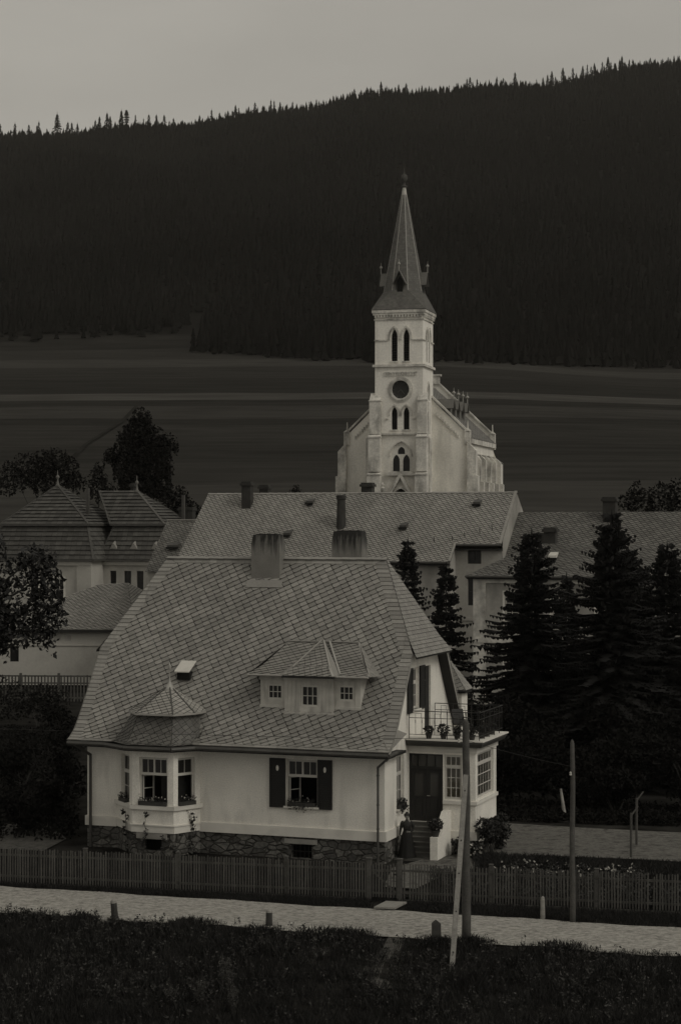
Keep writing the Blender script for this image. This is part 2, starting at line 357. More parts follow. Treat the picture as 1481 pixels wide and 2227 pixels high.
def ground_mat():
    m = bpy.data.materials.new('ground_cover'); m.use_nodes = True; n = m.node_tree.nodes; l = m.node_tree.links
    b = n['Principled BSDF']; b.inputs['Roughness'].default_value = 0.95; b.inputs['Specular IOR Level'].default_value = 0.0
    tc = n.new('ShaderNodeTexCoord'); sx = n.new('ShaderNodeSeparateXYZ'); l.new(tc.outputs['Object'], sx.inputs[0])
    nz = n.new('ShaderNodeTexNoise'); nz.inputs['Scale'].default_value = 0.012; l.new(tc.outputs['Object'], nz.inputs['Vector'])
    def M(op, a, bb):
        x = n.new('ShaderNodeMath'); x.operation = op
        for i, q in enumerate((a, bb)):
            if isinstance(q, (int, float)): x.inputs[i].default_value = q
            else: l.new(q, x.inputs[i])
        return x.outputs[0]
    # strip fields: bands running across the slope, each with its own crop
    d = M('ADD', sx.outputs[1], M('MULTIPLY', sx.outputs[0], -0.10)); d = M('ADD', d, M('MULTIPLY', M('SUBTRACT', nz.outputs[0], 0.5), 16))
    mr = n.new('ShaderNodeMapRange'); l.new(d, mr.inputs[0]); mr.inputs[1].default_value = 200; mr.inputs[2].default_value = 800
    cr = n.new('ShaderNodeValToRGB'); cr.color_ramp.interpolation = 'CONSTANT'; l.new(mr.outputs[0], cr.inputs[0])
    bands_old = [(0, 0.0310), (262, 0.0267), (290, 0.0347), (322, 0.0298), (334, 0.0372), (352, 0.0267), (372, 0.0347), (395, 0.0285), (412, 0.0397), (436, 0.0260), (462, 0.0465), (484, 0.0273), (520, 0.0322), (548, 0.0248), (575, 0.0360), (604, 0.0434), (640, 0.0310), (680, 0.0248), (725, 0.0198)]
    bands = [(0, .030), (290, .034), (322, .029), (352, .033), (395, .027), (412, .041), (446, .027), (464, .058), (486, .026), (548, .031), (604, .045), (650, .032), (720, .024)]
    e = cr.color_ramp.elements
    while len(e) > 1: e.remove(e[0])
    e[0].position = 0; e[0].color = g(.045)
    for y, v in bands[1:]:
        q = e.new(min(1, max(0, (y - 200) / 600))); q.color = g(v)
    # near ground: grass and garden soil
    n2 = n.new('ShaderNodeTexNoise'); n2.inputs['Scale'].default_value = 0.6; n2.inputs['Detail'].default_value = 8; l.new(tc.outputs['Object'], n2.inputs['Vector'])
    r2 = n.new('ShaderNodeValToRGB'); r2.color_ramp.elements[0].position = .35; r2.color_ramp.elements[0].color = g(.012); r2.color_ramp.elements[1].position = .7; r2.color_ramp.elements[1].color = g(.035); l.new(n2.outputs[0], r2.inputs[0])
    far = M('GREATER_THAN', sx.outputs[1], 200)
    mx = n.new('ShaderNodeMix'); mx.data_type = 'RGBA'; l.new(far, mx.inputs[0]); l.new(r2.outputs[0], mx.inputs[6]); l.new(cr.outputs[0], mx.inputs[7])
    n3 = n.new('ShaderNodeTexNoise'); n3.inputs['Scale'].default_value = 0.15; n3.inputs['Detail'].default_value = 10; mp3 = n.new('ShaderNodeMapping'); mp3.inputs['Scale'].default_value = (.35, 1.6, 1); l.new(tc.outputs['Object'], mp3.inputs[0]); l.new(mp3.outputs[0], n3.inputs['Vector'])
    r3 = n.new('ShaderNodeMapRange'); l.new(n3.outputs[0], r3.inputs[0]); r3.inputs[1].default_value = .3; r3.inputs[2].default_value = .7; r3.inputs[3].default_value = .78; r3.inputs[4].default_value = 1.22
    m2 = n.new('ShaderNodeMix'); m2.data_type = 'RGBA'; m2.blend_type = 'MULTIPLY'; m2.inputs[0].default_value = 1; l.new(mx.outputs[2], m2.inputs[6]); l.new(r3.outputs[0], m2.inputs[7])
    # bare forest floor under the wood
    wf = M('GREATER_THAN', sx.outputs[1], 745); m3 = n.new('ShaderNodeMix'); m3.data_type = 'RGBA'; l.new(wf, m3.inputs[0]); l.new(m2.outputs[2], m3.inputs[6]); m3.inputs[7].default_value = g(.016)
    l.new(m3.outputs[2], b.inputs['Base Color']); return m
me = bpy.data.meshes.new('ground'); me.from_pydata(gv, [], gf); me.materials.append(ground_mat()); me.polygons.foreach_set('use_smooth', [True] * len(gf))
go = bpy.data.objects.new('ground', me); COL.objects.link(go); struct(go)

def rut_mat(name, v, dark, an=(1.3, 6.5, 1)):
    m = bpy.data.materials.new(name); m.use_nodes = True; n = m.node_tree.nodes; l = m.node_tree.links
    b = n['Principled BSDF']; b.inputs['Roughness'].default_value = 0.95; b.inputs['Specular IOR Level'].default_value = 0.1
    tc = n.new('ShaderNodeTexCoord'); mp = n.new('ShaderNodeMapping'); mp.inputs['Rotation'].default_value = (0, 0, R(17.4)); mp.inputs['Scale'].default_value = an
    l.new(tc.outputs['Object'], mp.inputs[0]); nz = n.new('ShaderNodeTexNoise'); nz.inputs['Scale'].default_value = 2.2; nz.inputs['Detail'].default_value = 12; nz.inputs['Roughness'].default_value = .8
    l.new(mp.outputs[0], nz.inputs['Vector']); cr = n.new('ShaderNodeValToRGB'); l.new(nz.outputs[0], cr.inputs[0])
    e = cr.color_ramp.elements; e[0].position = .40; e[0].color = g(dark); e[1].position = .48; e[1].color = g(v); q = e.new(.80); q.color = g(v * 1.25)
    n2 = n.new('ShaderNodeTexNoise'); n2.inputs['Scale'].default_value = 6; n2.inputs['Detail'].default_value = 8; n2.inputs['Roughness'].default_value = .75; l.new(tc.outputs['Object'], n2.inputs['Vector'])
    r = n.new('ShaderNodeMapRange'); l.new(n2.outputs[0], r.inputs[0]); r.inputs[1].default_value = .36; r.inputs[2].default_value = .56; r.inputs[3].default_value = .58; r.inputs[4].default_value = 1.12
    mx = n.new('ShaderNodeMix'); mx.data_type = 'RGBA'; mx.blend_type = 'MULTIPLY'; mx.inputs[0].default_value = 1; l.new(cr.outputs[0], mx.inputs[6]); l.new(r.outputs[0], mx.inputs[7]); l.new(mx.outputs[2], b.inputs['Base Color'])
    bp = n.new('ShaderNodeBump'); bp.inputs['Strength'].default_value = .9; bp.inputs['Distance'].default_value = .05; l.new(nz.outputs[0], bp.inputs['Height']); l.new(bp.outputs[0], b.inputs['Normal']); return m
mb = MB(); N = 160
for i in range(N):
    xa, xb = -60 + 120 * i / N, -60 + 120 * (i + 1) / N; L_ = []
    for x in (xa, xb):
        wv = 0.14 * math.sin(x * 1.3) + 0.09 * math.sin(x * 3.1 + 1)
        L_.append([(x, road_c(x) + o, 0.035 + (0.0 if abs(o) > 1.9 else 0.03)) for o in (-2.15 + wv, -1, 0, 1, 2.05 + wv * .6)])
    for k in range(4): mb.poly([L_[0][k], L_[1][k], L_[1][k + 1], L_[0][k + 1]])
struct(mb.build('dirt_road', rut_mat('road_dust', 0.34, 0.10), smooth=True))
# gravel garden yard beside the villa, its lit ground put into a paler colour
yard = [(4.2, 70.5), (6.0, 71.2), (7.4, 73.6), (11.5, 72.6), (18, 70), (18, 77.8), (12.5, 79.4), (9.6, 80.4), (6.6, 81.6), (5.6, 80), (5.4, 74.5), (3.2, 72.8), (1.9, 70.9), (1.5, 67.2), (2.6, 66.8)]
mb = MB(); mb.poly([(x, y, 0.075) for x, y in yard]); struct(mb.build('garden_path', rut_mat('lit_garden_gravel', 0.12, 0.045, (.8, 1.1, 1))))
mb = MB(); mb.poly([(-14.5, 75.5, .06), (-11.5, 74.6, .06), (-11.0, 77.5, .06), (-12.5, 82, .06), (-15, 81, .06)]); struct(mb.build('side_path', rut_mat('side_gravel', 0.07, 0.035, (1, 1, 1))))

mb = MB(); pts = [(-45.0, 318), (-46.2, 350), (-45.2, 400), (-46.5, 440)]
for (xa, ya), (xb, yb) in zip(pts, pts[1:]):
    for k in range(8): t0, t1 = k / 8, (k + 1) / 8; q = [(xa + (xb - xa) * t, ya + (yb - ya) * t) for t in (t0, t1)]; mb.poly([(q[0][0] - .45, q[0][1], gz(*q[0]) + .25), (q[0][0] + .45, q[0][1], gz(*q[0]) + .25), (q[1][0] + .45, q[1][1], gz(*q[1]) + .25), (q[1][0] - .45, q[1][1], gz(*q[1]) + .25)])
struct(mb.build('field_path', mat('ditch_grass', .024, rough=1, spec=0, var=.35, scale=.1)))
mb = MB(); tr_pts = [(1.75, 59.3), (1.5, 58.0), (1.0, 57.0), (.9, 56.0), (1.4, 55.0)]
for (xa, ya), (xb, yb) in zip(tr_pts, tr_pts[1:]): mb.poly([(xa - .28, ya, gz(xa, ya) + .02), (xa + .28, ya, gz(xa, ya) + .02), (xb + .28, yb, gz(xb, yb) + .02), (xb - .28, yb, gz(xb, yb) + .02)])
struct(mb.build('trodden_path', rut_mat('trodden_earth', .09, .04)))

# ---------------------------------------------------------------- windows
def window(par, pl, w, h, cols=2, rows_t=1, tr=0.36, low='closed', low_rows=2, inset=0.10, fr=0.055, mun=0.022, sill=True, sashes=2, pane=None, jm=None, name='window', sill_w=0.10):
    """pl: lower left corner of the opening on the wall face. casing, sashes with glazing bars, panes, sill"""
    fm = MB(); gm = MB(); d0, d1 = -inset - 0.05, -inset
    def bar(a0, a1, b0, b1, e=0): pl.box(fm, a0, a1, b0, b1, d0 - e, d1 + e)
    bar(0, fr, 0, h); bar(w - fr, w, 0, h); bar(fr, w - fr, 0, fr); bar(fr, w - fr, h - fr, h)
    zt = h * (1 - tr) if tr else h
    def sash(a0, a1, b0, b1, nc, nr, e=0.0):
        s = fr * 0.62; bar(a0, a0 + s, b0, b1, e); bar(a1 - s, a1, b0, b1, e); bar(a0 + s, a1 - s, b0, b0 + s, e); bar(a0 + s, a1 - s, b1 - s, b1, e)
        for k in range(1, nc): x = a0 + (a1 - a0) * k / nc; bar(x - mun / 2, x + mun / 2, b0 + s, b1 - s, -0.012)
        for k in range(1, nr): z = b0 + (b1 - b0) * k / nr; bar(a0 + s, a1 - s, z - mun / 2, z + mun / 2, -0.014)
        gm.poly([pl(a0 + s, b0 + s, d0 + .02), pl(a1 - s, b0 + s, d0 + .02), pl(a1 - s, b1 - s, d0 + .02), pl(a0 + s, b1 - s, d0 + .02)])
    m = w / sashes
    if tr:
        bar(fr, w - fr, zt - fr * .6, zt + fr * .6, .012)
        for k in range(sashes): sash(max(fr, k * m), min(w - fr, (k + 1) * m), zt + fr * .6, h - fr, cols // sashes if cols >= sashes else 1, rows_t, .004)
    if low == 'closed':
        for k in range(sashes): sash(max(fr, k * m), min(w - fr, (k + 1) * m), fr, zt - (fr * .6 if tr else fr), cols // sashes if cols >= sashes else 1, low_rows, .004)
    o = fm.build(name, jm or white_w, par); gm.build('pane', pane or glass_d, o)
    if low == 'open':      # casement leaves folded into the room
        lm = MB(); q = Pl(pl(fr + .02, 0, d0 - .02), (pl.u * 0.42 - pl.n * 0.9)); lw, lh = m - fr, zt - 2 * fr
        for a0, a1, b0, b1 in ((0, .05, fr, fr + lh), (lw - .05, lw, fr, fr + lh), (.05, lw - .05, fr, fr + .05), (.05, lw - .05, fr + lh - .05, fr + lh), (.05, lw - .05, fr + lh * .5, fr + lh * .5 + .03)): q.box(lm, a0, a1, b0, b1, -.02, .02)
        lm.build('open_sash', white_w, o)
    if sill:
        sm_ = MB(); pl.box(sm_, -.08, w + .08, -.07, 0, -inset, sill_w); sm_.build('sill', trim, o)
    return o
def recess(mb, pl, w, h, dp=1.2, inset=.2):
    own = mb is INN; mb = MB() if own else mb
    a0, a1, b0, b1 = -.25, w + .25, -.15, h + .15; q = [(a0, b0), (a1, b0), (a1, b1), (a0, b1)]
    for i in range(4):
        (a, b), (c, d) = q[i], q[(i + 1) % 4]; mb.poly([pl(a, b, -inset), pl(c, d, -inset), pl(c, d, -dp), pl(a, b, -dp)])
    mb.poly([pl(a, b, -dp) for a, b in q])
    if own: mb.build('unlit_room_box', room, V)  # dark box added behind the opening, painted as an unlit room
INN = object()
def leaves(mb, c, r, n, sz, rnd, mi=0, flat=1.0, shell=0.0):
    for _ in range(n):
        while True:
            p = Vector((rnd.uniform(-1, 1), rnd.uniform(-1, 1), rnd.uniform(-1, 1)))
            if p.length < 1 and p.length > shell: break
        q = Vector(c) + Vector((p.x * r[0], p.y * r[1], p.z * r[2])); s = sz * rnd.uniform(.6, 1.3)
        a = Vector((rnd.gauss(0, 1), rnd.gauss(0, 1), rnd.gauss(0, 1) * flat)).normalized(); b = a.cross(Vector((rnd.gauss(0, 1), rnd.gauss(0, 1), rnd.gauss(0, 1)))).normalized()
        mb.poly([q - a * s, q + b * s * .55, q + a * s, q - b * s * .55], mi)

# ================================================================ THE VILLA
V = thing('villa', 'plastered villa with steep slate roof, dormer, bay window and glazed veranda behind the picket fence', 'house', (1.65, 72, 0), -19.7)
PRO = [(-.82, 4.25), (-.62, 4.34), (-.35, 4.52), (-.05, 4.80), (.5, 5.52), (1.24, 6.52), (2.1, 7.74), (4.4, 11.35)]
def prof_map(pro, mirror=None):
    S_ = [0]; 
    for (a, b), (c, d) in zip(pro, pro[1:]): S_.append(S_[-1] + math.hypot(c - a, d - b))
    def fm(a, s, h=0):
        k = 0
        while k < len(S_) - 2 and s > S_[k + 1]: k += 1
        (v0, z0), (v1, z1) = pro[k], pro[k + 1]; L = S_[k + 1] - S_[k]; t = (s - S_[k]) / L; nv, nz = -(z1 - z0) / L, (v1 - v0) / L
        v = v0 + (v1 - v0) * t + nv * h; z = z0 + (z1 - z0) * t + nz * h
        if mirror is not None: v = mirror - v
        return Vector((a, v, z))
    return fm, S_
UL, UR, RL, RR_, SHH = -12.79, .42, -10.85, -1.42, None
fm, S_ = prof_map(PRO); s_hh = S_[6]; s_top = S_[7]
def sheet(mb, poly, fm, S_, mi=1, h=0):
    P = ccw(poly)
    for a, b in zip(S_, S_[1:]):
        q = clip(P, [(-99, a), (99, a), (99, b), (-99, b)])
        if len(q) >= 3: mb.poly([fm(x, y, h) for x, y in q], mi)
hexp = [(UL, 0), (UR, 0), (UR, s_hh), (RR_, s_top), (RL, s_top), (UL, s_hh)]
bw_ = .42
inner = [(UL + bw_, 0.14), (UR - bw_, 0.14), (UR - bw_, s_hh - .1), (RR_ - bw_ * .9, s_top - .3), (RL + bw_ * .9, s_top - .3), (UL + bw_, s_hh - .1)]
mb = MB(); sheet(mb, hexp, fm, S_)
slates(mb, inner, fm, **DIAG, stag=.06, lift=.030, gap=.016, jit=.03, cut=.22, seed=3)
# border courses along verges, hips and ridge
slates(mb, [(UL, 0), (UL + bw_, 0), (UL + bw_, s_hh - .1), (UL, s_hh)], fm, (.5, 0), (0, .19), lift=.022, h0=.02, gap=.01, off=(UL - .05, 0))
slates(mb, [(UR - bw_, 0), (UR, 0), (UR, s_hh), (UR - bw_, s_hh - .1)], fm, (.5, 0), (0, .19), lift=.022, h0=.02, gap=.01, off=(UR - .45, 0))
for sg, ue, ur in ((1, UR, RR_), (-1, UL, RL)):
    slates(mb, [(ue, s_hh), (ur, s_top), (ur - sg * bw_ * .9, s_top - .3), (ue - sg * bw_, s_hh - .1)], fm, (.9, 0), (0, .19), lift=.022, h0=.02, gap=.01, off=(ue - .4, 0))
slates(mb, [(RL + .4, s_top - .3), (RR_ - .4, s_top - .3), (RR_, s_top), (RL, s_top)], fm, (.32, 0), (0, .32), lift=.02, h0=.02, gap=.008, off=(0, s_top - .31))
slates(mb, [(UL, 0), (UR, 0), (UR, .13), (UL, .13)], fm, (.45, 0), (0, .2), lift=.01, h0=.02, gap=.008)
roof = mb.build('main_roof', [slate, under], V)
# back slope, half hips, verge boards and soffits
mb = MB(); fb, _ = prof_map(PRO, 8.8); sheet(mb, hexp, fb, S_); slates(mb, hexp, fb, (.30, 0), (.1, .24), lift=.02, skirt=False)
for ue, ur in ((UR, RR_), (UL, RL)):
    sg = 1 if ue > 0 else -1; k = .18
    A, B, T = fm(ue, s_hh), fb(ue, s_hh), Vector((ur, 4.4, 11.35)); A2 = A + Vector((sg * k, -.12, -.16)); B2 = B + Vector((sg * k, .12, -.16)); m1 = A.lerp(T, .14); m2 = B.lerp(T, .14)
    P1 = [m1, m2, T] if sg > 0 else [m2, m1, T]
    roof_plane(mb, P1, (.30, 0), (.0, .17), lift=.02, stag=.5, skirt=False)
    P2 = [A2, B2, m2, m1] if sg > 0 else [B2, A2, m1, m2]
    roof_plane(mb, P2, (.30, 0), (.0, .17), lift=.02, stag=.5, skirt=False)
    mb.extr([A2, B2, m2, m1], (0, 0, -.05), 1)
    n = Vector((sg * .6, -.6, .6))
mb.build('rear_slope', [slate_l, under], roof)
for ue, uw in ((UR, 0), (UL, -12.35)):
    for f_ in (fm, fb):
        mb = MB()
        for a, b in zip(S_[:6], S_[1:7]):
            p, q, p2, q2 = f_(ue, a), f_(ue, b), f_(ue, a, -.15), f_(ue, b, -.15); mb.poly([p, q, q2, p2], 1); mb.poly([p2, q2, f_(uw, b, -.15), f_(uw, a, -.15)], 0)
            e = Vector((.03 if ue > 0 else -.03, 0, 0)); mb.poly([p + e, q + e, f_(ue, b, .03) + e, f_(ue, a, .03) + e], 1)
        mb.build('verge_board', [dark_w, metal], roof)
mb = MB(); plates(mb, (RL - .05, 4.4, 11.36), (RR_ + .05, 4.4, 11.36), (0, 0, 1), .16, .6, .02); mb.build('ridge_cap', slate_l, roof)
# eaves: soffit, fascia, gutter
def eave_run(mb, gm, pts, z=4.16, inward=None):
    for (a, b), (c, d) in zip(pts, pts[1:]): gm.bar((a, b, z - .02), (c, d, z - .02), .075, 8); gm.bar((a, b, z + .055), (c, d, z + .055), .018, 5)
BA, BB, BC, BD = (-11.06, 0), (-9.84, -1.16), (-8.08, -1.2), (-7.5, 0)
EA, EB, EC, ED = (-11.2, -.86), (-9.98, -1.66), (-7.98, -1.66), (-7.34, -.86)
run = [(UL, -.86), EA, EB, EC, ED, (UR, -.86)]
gm = MB(); eave_run(None, gm, run); eave_run(None, gm, [(UR, -.86), (UR + .02, 2.62)]) if False else None
gm.bar((UR + .02, -.86, 4.14), (UR - .05, .35, 4.14), .07, 8); gm.build('gutter', gutter_m, roof)
mb = MB()
mb.box(UL, EA[0], -.80, .02, 4.02, 4.14); mb.box(ED[0], UR, -.80, .02, 4.02, 4.14)
mb.extr([(EA[0], .02, 4.02), (EA[0], -.80, 4.02), (EB[0], -1.58, 4.02), (EC[0], -1.58, 4.02), (ED[0], -.80, 4.02), (ED[0], .02, 4.02)], (0, 0, .12))
mb.box(.0, UR - .03, .02, 1.4, 4.03, 4.13); mb.box(-12.35 - .4, -12.36, .02, 8.6, 4.02, 4.12)
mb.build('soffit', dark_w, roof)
mb = MB(); mb.poly([(UR, -.82, 4.27), (UR, 1.4, 4.75), (0.0, 1.4, 4.9), (0.0, -.2, 4.7)], 0); mb.build('eave_return', slate_l, roof)

# walls
mb = MB(); FR = Pl((-12.35, 0, 0), (1, 0, 0)); X0 = 12.35      # a = u + 12.35
fw = (X0 - 3.94, X0 - 2.67, 2.0, 3.77)
wall(mb, FR, 0, X0 + BA[0], 1.21, 4.12); wall(mb, FR, X0 + BD[0], X0, 1.21, 4.12, [fw])
GS = Pl((0, 0, 0), (0, 1, 0)); sw = (1.42, 2.34, 1.86, 3.88); gw = (3.30, 4.24, 5.46, 7.08); gd = (5.0, 5.84, 4.5, 7.05)
Pr = [(v, z - .12) for v, z in PRO if v > -.1]; Pr = [(0, 4.72)] + Pr[1:6]; pb = [(0, 1.2), (8.8, 1.2), (8.8, 4.72), (8.3, 5.36), (7.56, 6.36), (6.7, 7.58), (2.1, 7.58), (1.24, 6.36), (.5, 5.36), (0, 4.72)]
pb = [(0, 1.2), (8.8, 1.2), (8.8, 4.70), (6.7, 7.60), (2.1, 7.60), (0, 4.70)]
wall(mb, GS, 0, 8.8, 1.21, 7.62, [sw, gw, gd], bound=pb)
LW = Pl((-12.35, 8.8, 0), (0, -1, 0)); wall(mb, LW, 0, 8.8, 1.21, 7.62, [], bound=[(8.8 - a, b) for a, b in pb])
BK = Pl((0, 8.8, 0), (-1, 0, 0)); wall(mb, BK, 0, 12.35, 0, 4.12)
# bay walls
B3 = [BA, BB, BC, BD]
bays = []
for (p, q) in zip(B3, B3[1:]):
    pl = Pl((p[0], p[1], 0), (q[0] - p[0], q[1] - p[1], 0)); L = math.hypot(q[0] - p[0], q[1] - p[1]); bays.append((pl, L))
holes3 = [(.50, 1.38, 1.93, 3.78), (.30, 1.50, 1.93, 3.76), (.22, 1.06, 1.93, 3.74)]
for (pl, L), h in zip(bays, holes3): wall(mb, pl, 0, L, 1.10, 4.12, [h])
villa_wall = mb.build('wall', plaster, V)
# plinth band and rubble base
mb = MB(); st = MB(); cw = (X0 - 3.75, X0 - 2.90, .02, .55)
FR.box(mb, -.07, X0 + BA[0] + .0, .84, 1.21, -.02, .075); FR.box(mb, X0 + BD[0], X0 + .075, .84, 1.21, -.02, .075)
GS.box(mb, -.0, 1.3, .84, 1.21, -.02, .075); GS.box(mb, 1.3, 2.85, .84, 1.21, -.02, .075)
Pl((-12.35, 8.8, 0), (0, -1, 0)).box(mb, 0, 8.8, .84, 1.21, -.02, .075)
for k, ((pl, L), h) in enumerate(zip(bays, holes3)):
    pl.box(mb, -.01, L + .01, .88, 1.14, -.02, .05); pl.box(mb, -.03, L + .03, 1.14, 1.19, -.02, .08)
    pl.box(mb, -.05, L + .05, 1.76, 1.92, -.02, .10); pl.box(mb, -.02, L + .02, 3.98, 4.12, -.02, .06)
FR.box(mb, 0, X0 + BA[0], 3.98, 4.12, -.02, .05); FR.box(mb, X0 + BD[0], X0, 3.98, 4.12, -.02, .05)
mb.build('plinth_band', trim, V)
wall(st, FR, 0, X0 + BA[0], -.2, .84); wall(st, FR, X0 + BD[0], X0, -.2, .84, [cw], depth=.3); wall(st, GS, 0, 8.8, -.2, .84)
wall(st, Pl((-12.35, 8.8, 0), (0, -1, 0)), 0, 8.8, -.2, .84)
cw2 = (.50, 1.26, .18, .62)
for k, (pl, L) in enumerate(bays): wall(st, pl, 0, L, -.2, .88, [cw2] if k == 1 else [], depth=.25)
st.build('stone_base', rubble, V)
mb = MB(); FR.box(mb, cw[0] - .25, cw[1] + .22, .58, .76, -.02, .06); mb.build('lintel', slab_m, V); mb = MB(); bays[1][0].box(mb, .2, 1.5, .64, .86, -.02, .05); mb.build('lintel', slab_m, V)
inn = INN
for pl, h, dp in ((FR, cw, .8), (bays[1][0], cw2, .6)): recess(inn, pl.at(h[0], h[2]), h[1] - h[0], h[3] - h[2], dp, .3)
cwin = MB()
for k in range(1, 5): cwin.bar(FR(cw[0] + (cw[1] - cw[0]) * k / 5, cw[2], -.12), FR(cw[0] + (cw[1] - cw[0]) * k / 5, cw[3], -.12), .012, 5)
FR.box(cwin, cw[0], cw[1], .26, .29, -.14, -.11); cwin.build('cellar_grille', iron, V)
# front window, bay windows, side windows
window(V, FR.at(fw[0], fw[2]), fw[1] - fw[0], fw[3] - fw[2], cols=4, low='open'); recess(inn, FR.at(fw[0], fw[2]), fw[1] - fw[0], fw[3] - fw[2], 2.2)
for k, ((pl, L), h) in enumerate(zip(bays, holes3)):
    window(V, pl.at(h[0], h[2]), h[1] - h[0], h[3] - h[2], cols=(2, 4, 2)[k], sashes=(1, 2, 1)[k], low=('closed', 'open', 'none')[k], sill=False)
    recess(inn, pl.at(h[0], h[2]), h[1] - h[0], h[3] - h[2], (.6, 1.6, .7)[k])
window(V, GS.at(sw[0], sw[2]), sw[1] - sw[0], sw[3] - sw[2], cols=4, low='closed'); recess(inn, GS.at(sw[0], sw[2]), .92, 2.0, 1.0)
window(V, GS.at(gw[0], gw[2]), gw[1] - gw[0], gw[3] - gw[2], cols=4, low='closed'); recess(inn, GS.at(gw[0], gw[2]), .94, 1.6, 1.0)
recess(inn, GS.at(gd[0], gd[2]), .84, 2.5, 1.2)
# hinged shutters with slats and an oval opening
def shutter(pl, a0, a1, b0, b1, oval=True):
    mb = MB(); pl.box(mb, a0, a1, b0, b1, .02, .06); w_ = a1 - a0
    for c0, c1, e0, e1 in ((a0, a0 + .07, b0, b1), (a1 - .07, a1, b0, b1), (a0 + .07, a1 - .07, b0, b0 + .1), (a0 + .07, a1 - .07, b1 - .1, b1), (a0 + .07, a1 - .07, b0 + (b1 - b0) * .62, b0 + (b1 - b0) * .62 + .08)): pl.box(mb, c0, c1, e0, e1, .06, .08)
    k = b0 + .14
    while k < b0 + (b1 - b0) * .60: pl.box(mb, a0 + .08, a1 - .08, k, k + .045, .06, .072); k += .085
    o = mb.build('shutter', shut_m, V)
    if oval:
        ov = MB(); c = (a0 + a1) / 2; cz = b0 + (b1 - b0) * .80; P = [pl(c + .055 * math.cos(t * math.pi / 6), cz + .11 * math.sin(t * math.pi / 6), .061) for t in range(12)]
        ov.extr(P, pl.n * .006); ov.build('oval_cutout', plaster, o)
shutter(FR, fw[0] - .66, fw[0] - .02, 1.93, 3.80); shutter(FR, fw[1] + .02, fw[1] + .60, 1.93, 3.80)
shutter(GS, gw[0] - .62, gw[0] - .02, 5.36, 7.10, False); shutter(GS, gw[1] + .02, gw[1] + .66, 5.40, 7.12, False)
mb = MB(); GS.box(mb, gd[0], gd[1], gd[2], gd[3], -.14, -.08); GS.box(mb, gd[0] + .05, gd[1] - .05, gd[2] + .2, gd[2] + 1.1, -.08, -.06); GS.box(mb, gd[0] + .05, gd[1] - .05, gd[2] + 1.25, gd[3] - .1, -.08, -.065); mb.build('balcony_door', dark_w, V)
mb = MB(); mb.poly([(-12.3, .02, 4.13), (-.02, .02, 4.13), (-.02, 8.78, 4.13), (-12.3, 8.78, 4.13)]); mb.build('attic_floor', dark_w, V)

# bay roof: bell shaped skirt below, tent roof above
def ring_roof(par, name, lo, hi, e1, e2, m=slate_l, close=False, sub=4, bulge=0.0):
    mb = MB(); n = len(lo)
    for i in range(n - 1):
        a, b, c, d = Vector(lo[i]), Vector(lo[i + 1]), Vector(hi[i + 1]), Vector(hi[i])
        for k in range(sub):
            t0, t1 = k / sub, (k + 1) / sub; f = lambda t: t * t * (1 - bulge) * 0 + t
            def P(p, q, t):
                x = p.lerp(q, t); x.z = p.z + (q.z - p.z) * (t if bulge == 0 else (t ** (1 + bulge))); return x
            q = [P(a, d, t0), P(b, c, t0), P(b, c, t1), P(a, d, t1)]
            if (q[3] - q[2]).length < .02: q = q[:3]
            roof_plane(mb, q, e1, e2, skirt=False, lift=.016, gap=.018)
    return mb.build(name, [m, under], par)
sk_lo = [(-11.2, -.55, 4.26), (-9.98, -1.66, 4.26), (-7.98, -1.66, 4.26), (-7.36, -.70, 4.26), (-7.30, .0, 4.9)]
sk_hi = [(-10.22, -.30, 5.44), (-9.62, -1.02, 5.44), (-8.20, -1.02, 5.44), (-7.75, -.30, 5.44), (-7.70, .40, 5.44)]
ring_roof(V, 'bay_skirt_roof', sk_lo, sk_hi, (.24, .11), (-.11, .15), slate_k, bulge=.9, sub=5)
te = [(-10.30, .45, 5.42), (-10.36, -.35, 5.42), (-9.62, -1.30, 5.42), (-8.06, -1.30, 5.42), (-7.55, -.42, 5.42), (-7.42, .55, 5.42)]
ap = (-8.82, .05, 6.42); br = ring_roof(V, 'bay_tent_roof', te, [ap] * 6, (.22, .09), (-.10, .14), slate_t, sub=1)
mb = MB()
for q_ in te[1:-1]: mb.beam(Vector(q_) + Vector((0, 0, .03)), Vector(ap) + Vector((0, 0, .03)), .05, .035)
mb.build('hip_strip', gutter_m, br)
mb = MB()
for a, b in zip(te, te[1:]): mb.beam(Vector(a) + Vector((0, 0, -.01)), Vector(b) + Vector((0, 0, -.01)), .05, .07)
mb.build('tent_eave', metal, br)
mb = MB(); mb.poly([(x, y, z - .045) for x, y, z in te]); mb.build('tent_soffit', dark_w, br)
mb = MB(); mb.lathe([(.30, -.2), (.17, -.06), (.07, .12), (.035, .22), (.018, .35), (.018, .62), (.055, .66), (.06, .74), (.05, .80), (.02, .86), (.001, .9)], ap, 10); mb.build('finial', metal, br, smooth=True)

# wide dormer with three windows
DV = .62; Dz = 6.93; cream = cream_w
mb = MB(); DF = Pl((-5.24, DV, 0), (1, 0, 0)); DW = 4.07
dh = [(.28, .91, 5.96, 6.56), (3.18, 3.81, 5.98, 6.58)]
wall(mb, DF, 0, 1.05, 5.70, 6.95, [dh[0]], depth=.10); wall(mb, DF, 3.03, DW, 5.70, 6.95, [dh[1]], depth=.10)
CF = Pl((-4.19, DV - .14, 0), (1, 0, 0)); ch = (.66, 1.38, 5.74, 6.56)
wall(mb, CF, .0, 1.98, 5.44, 6.95, [ch], depth=.10); 
for x, sg in ((-4.19, -1), (-4.19 + 1.98, 1)): mb.poly([(x, DV - .14, 5.44), (x, DV, 5.6), (x, DV, 6.95), (x, DV - .14, 6.95)])
for x in (-5.24, -5.24 + DW): mb.poly([(x, DV, 5.7), (x, 2.0, 7.6), (x, 1.6, 7.2), (x, DV, 6.95)])
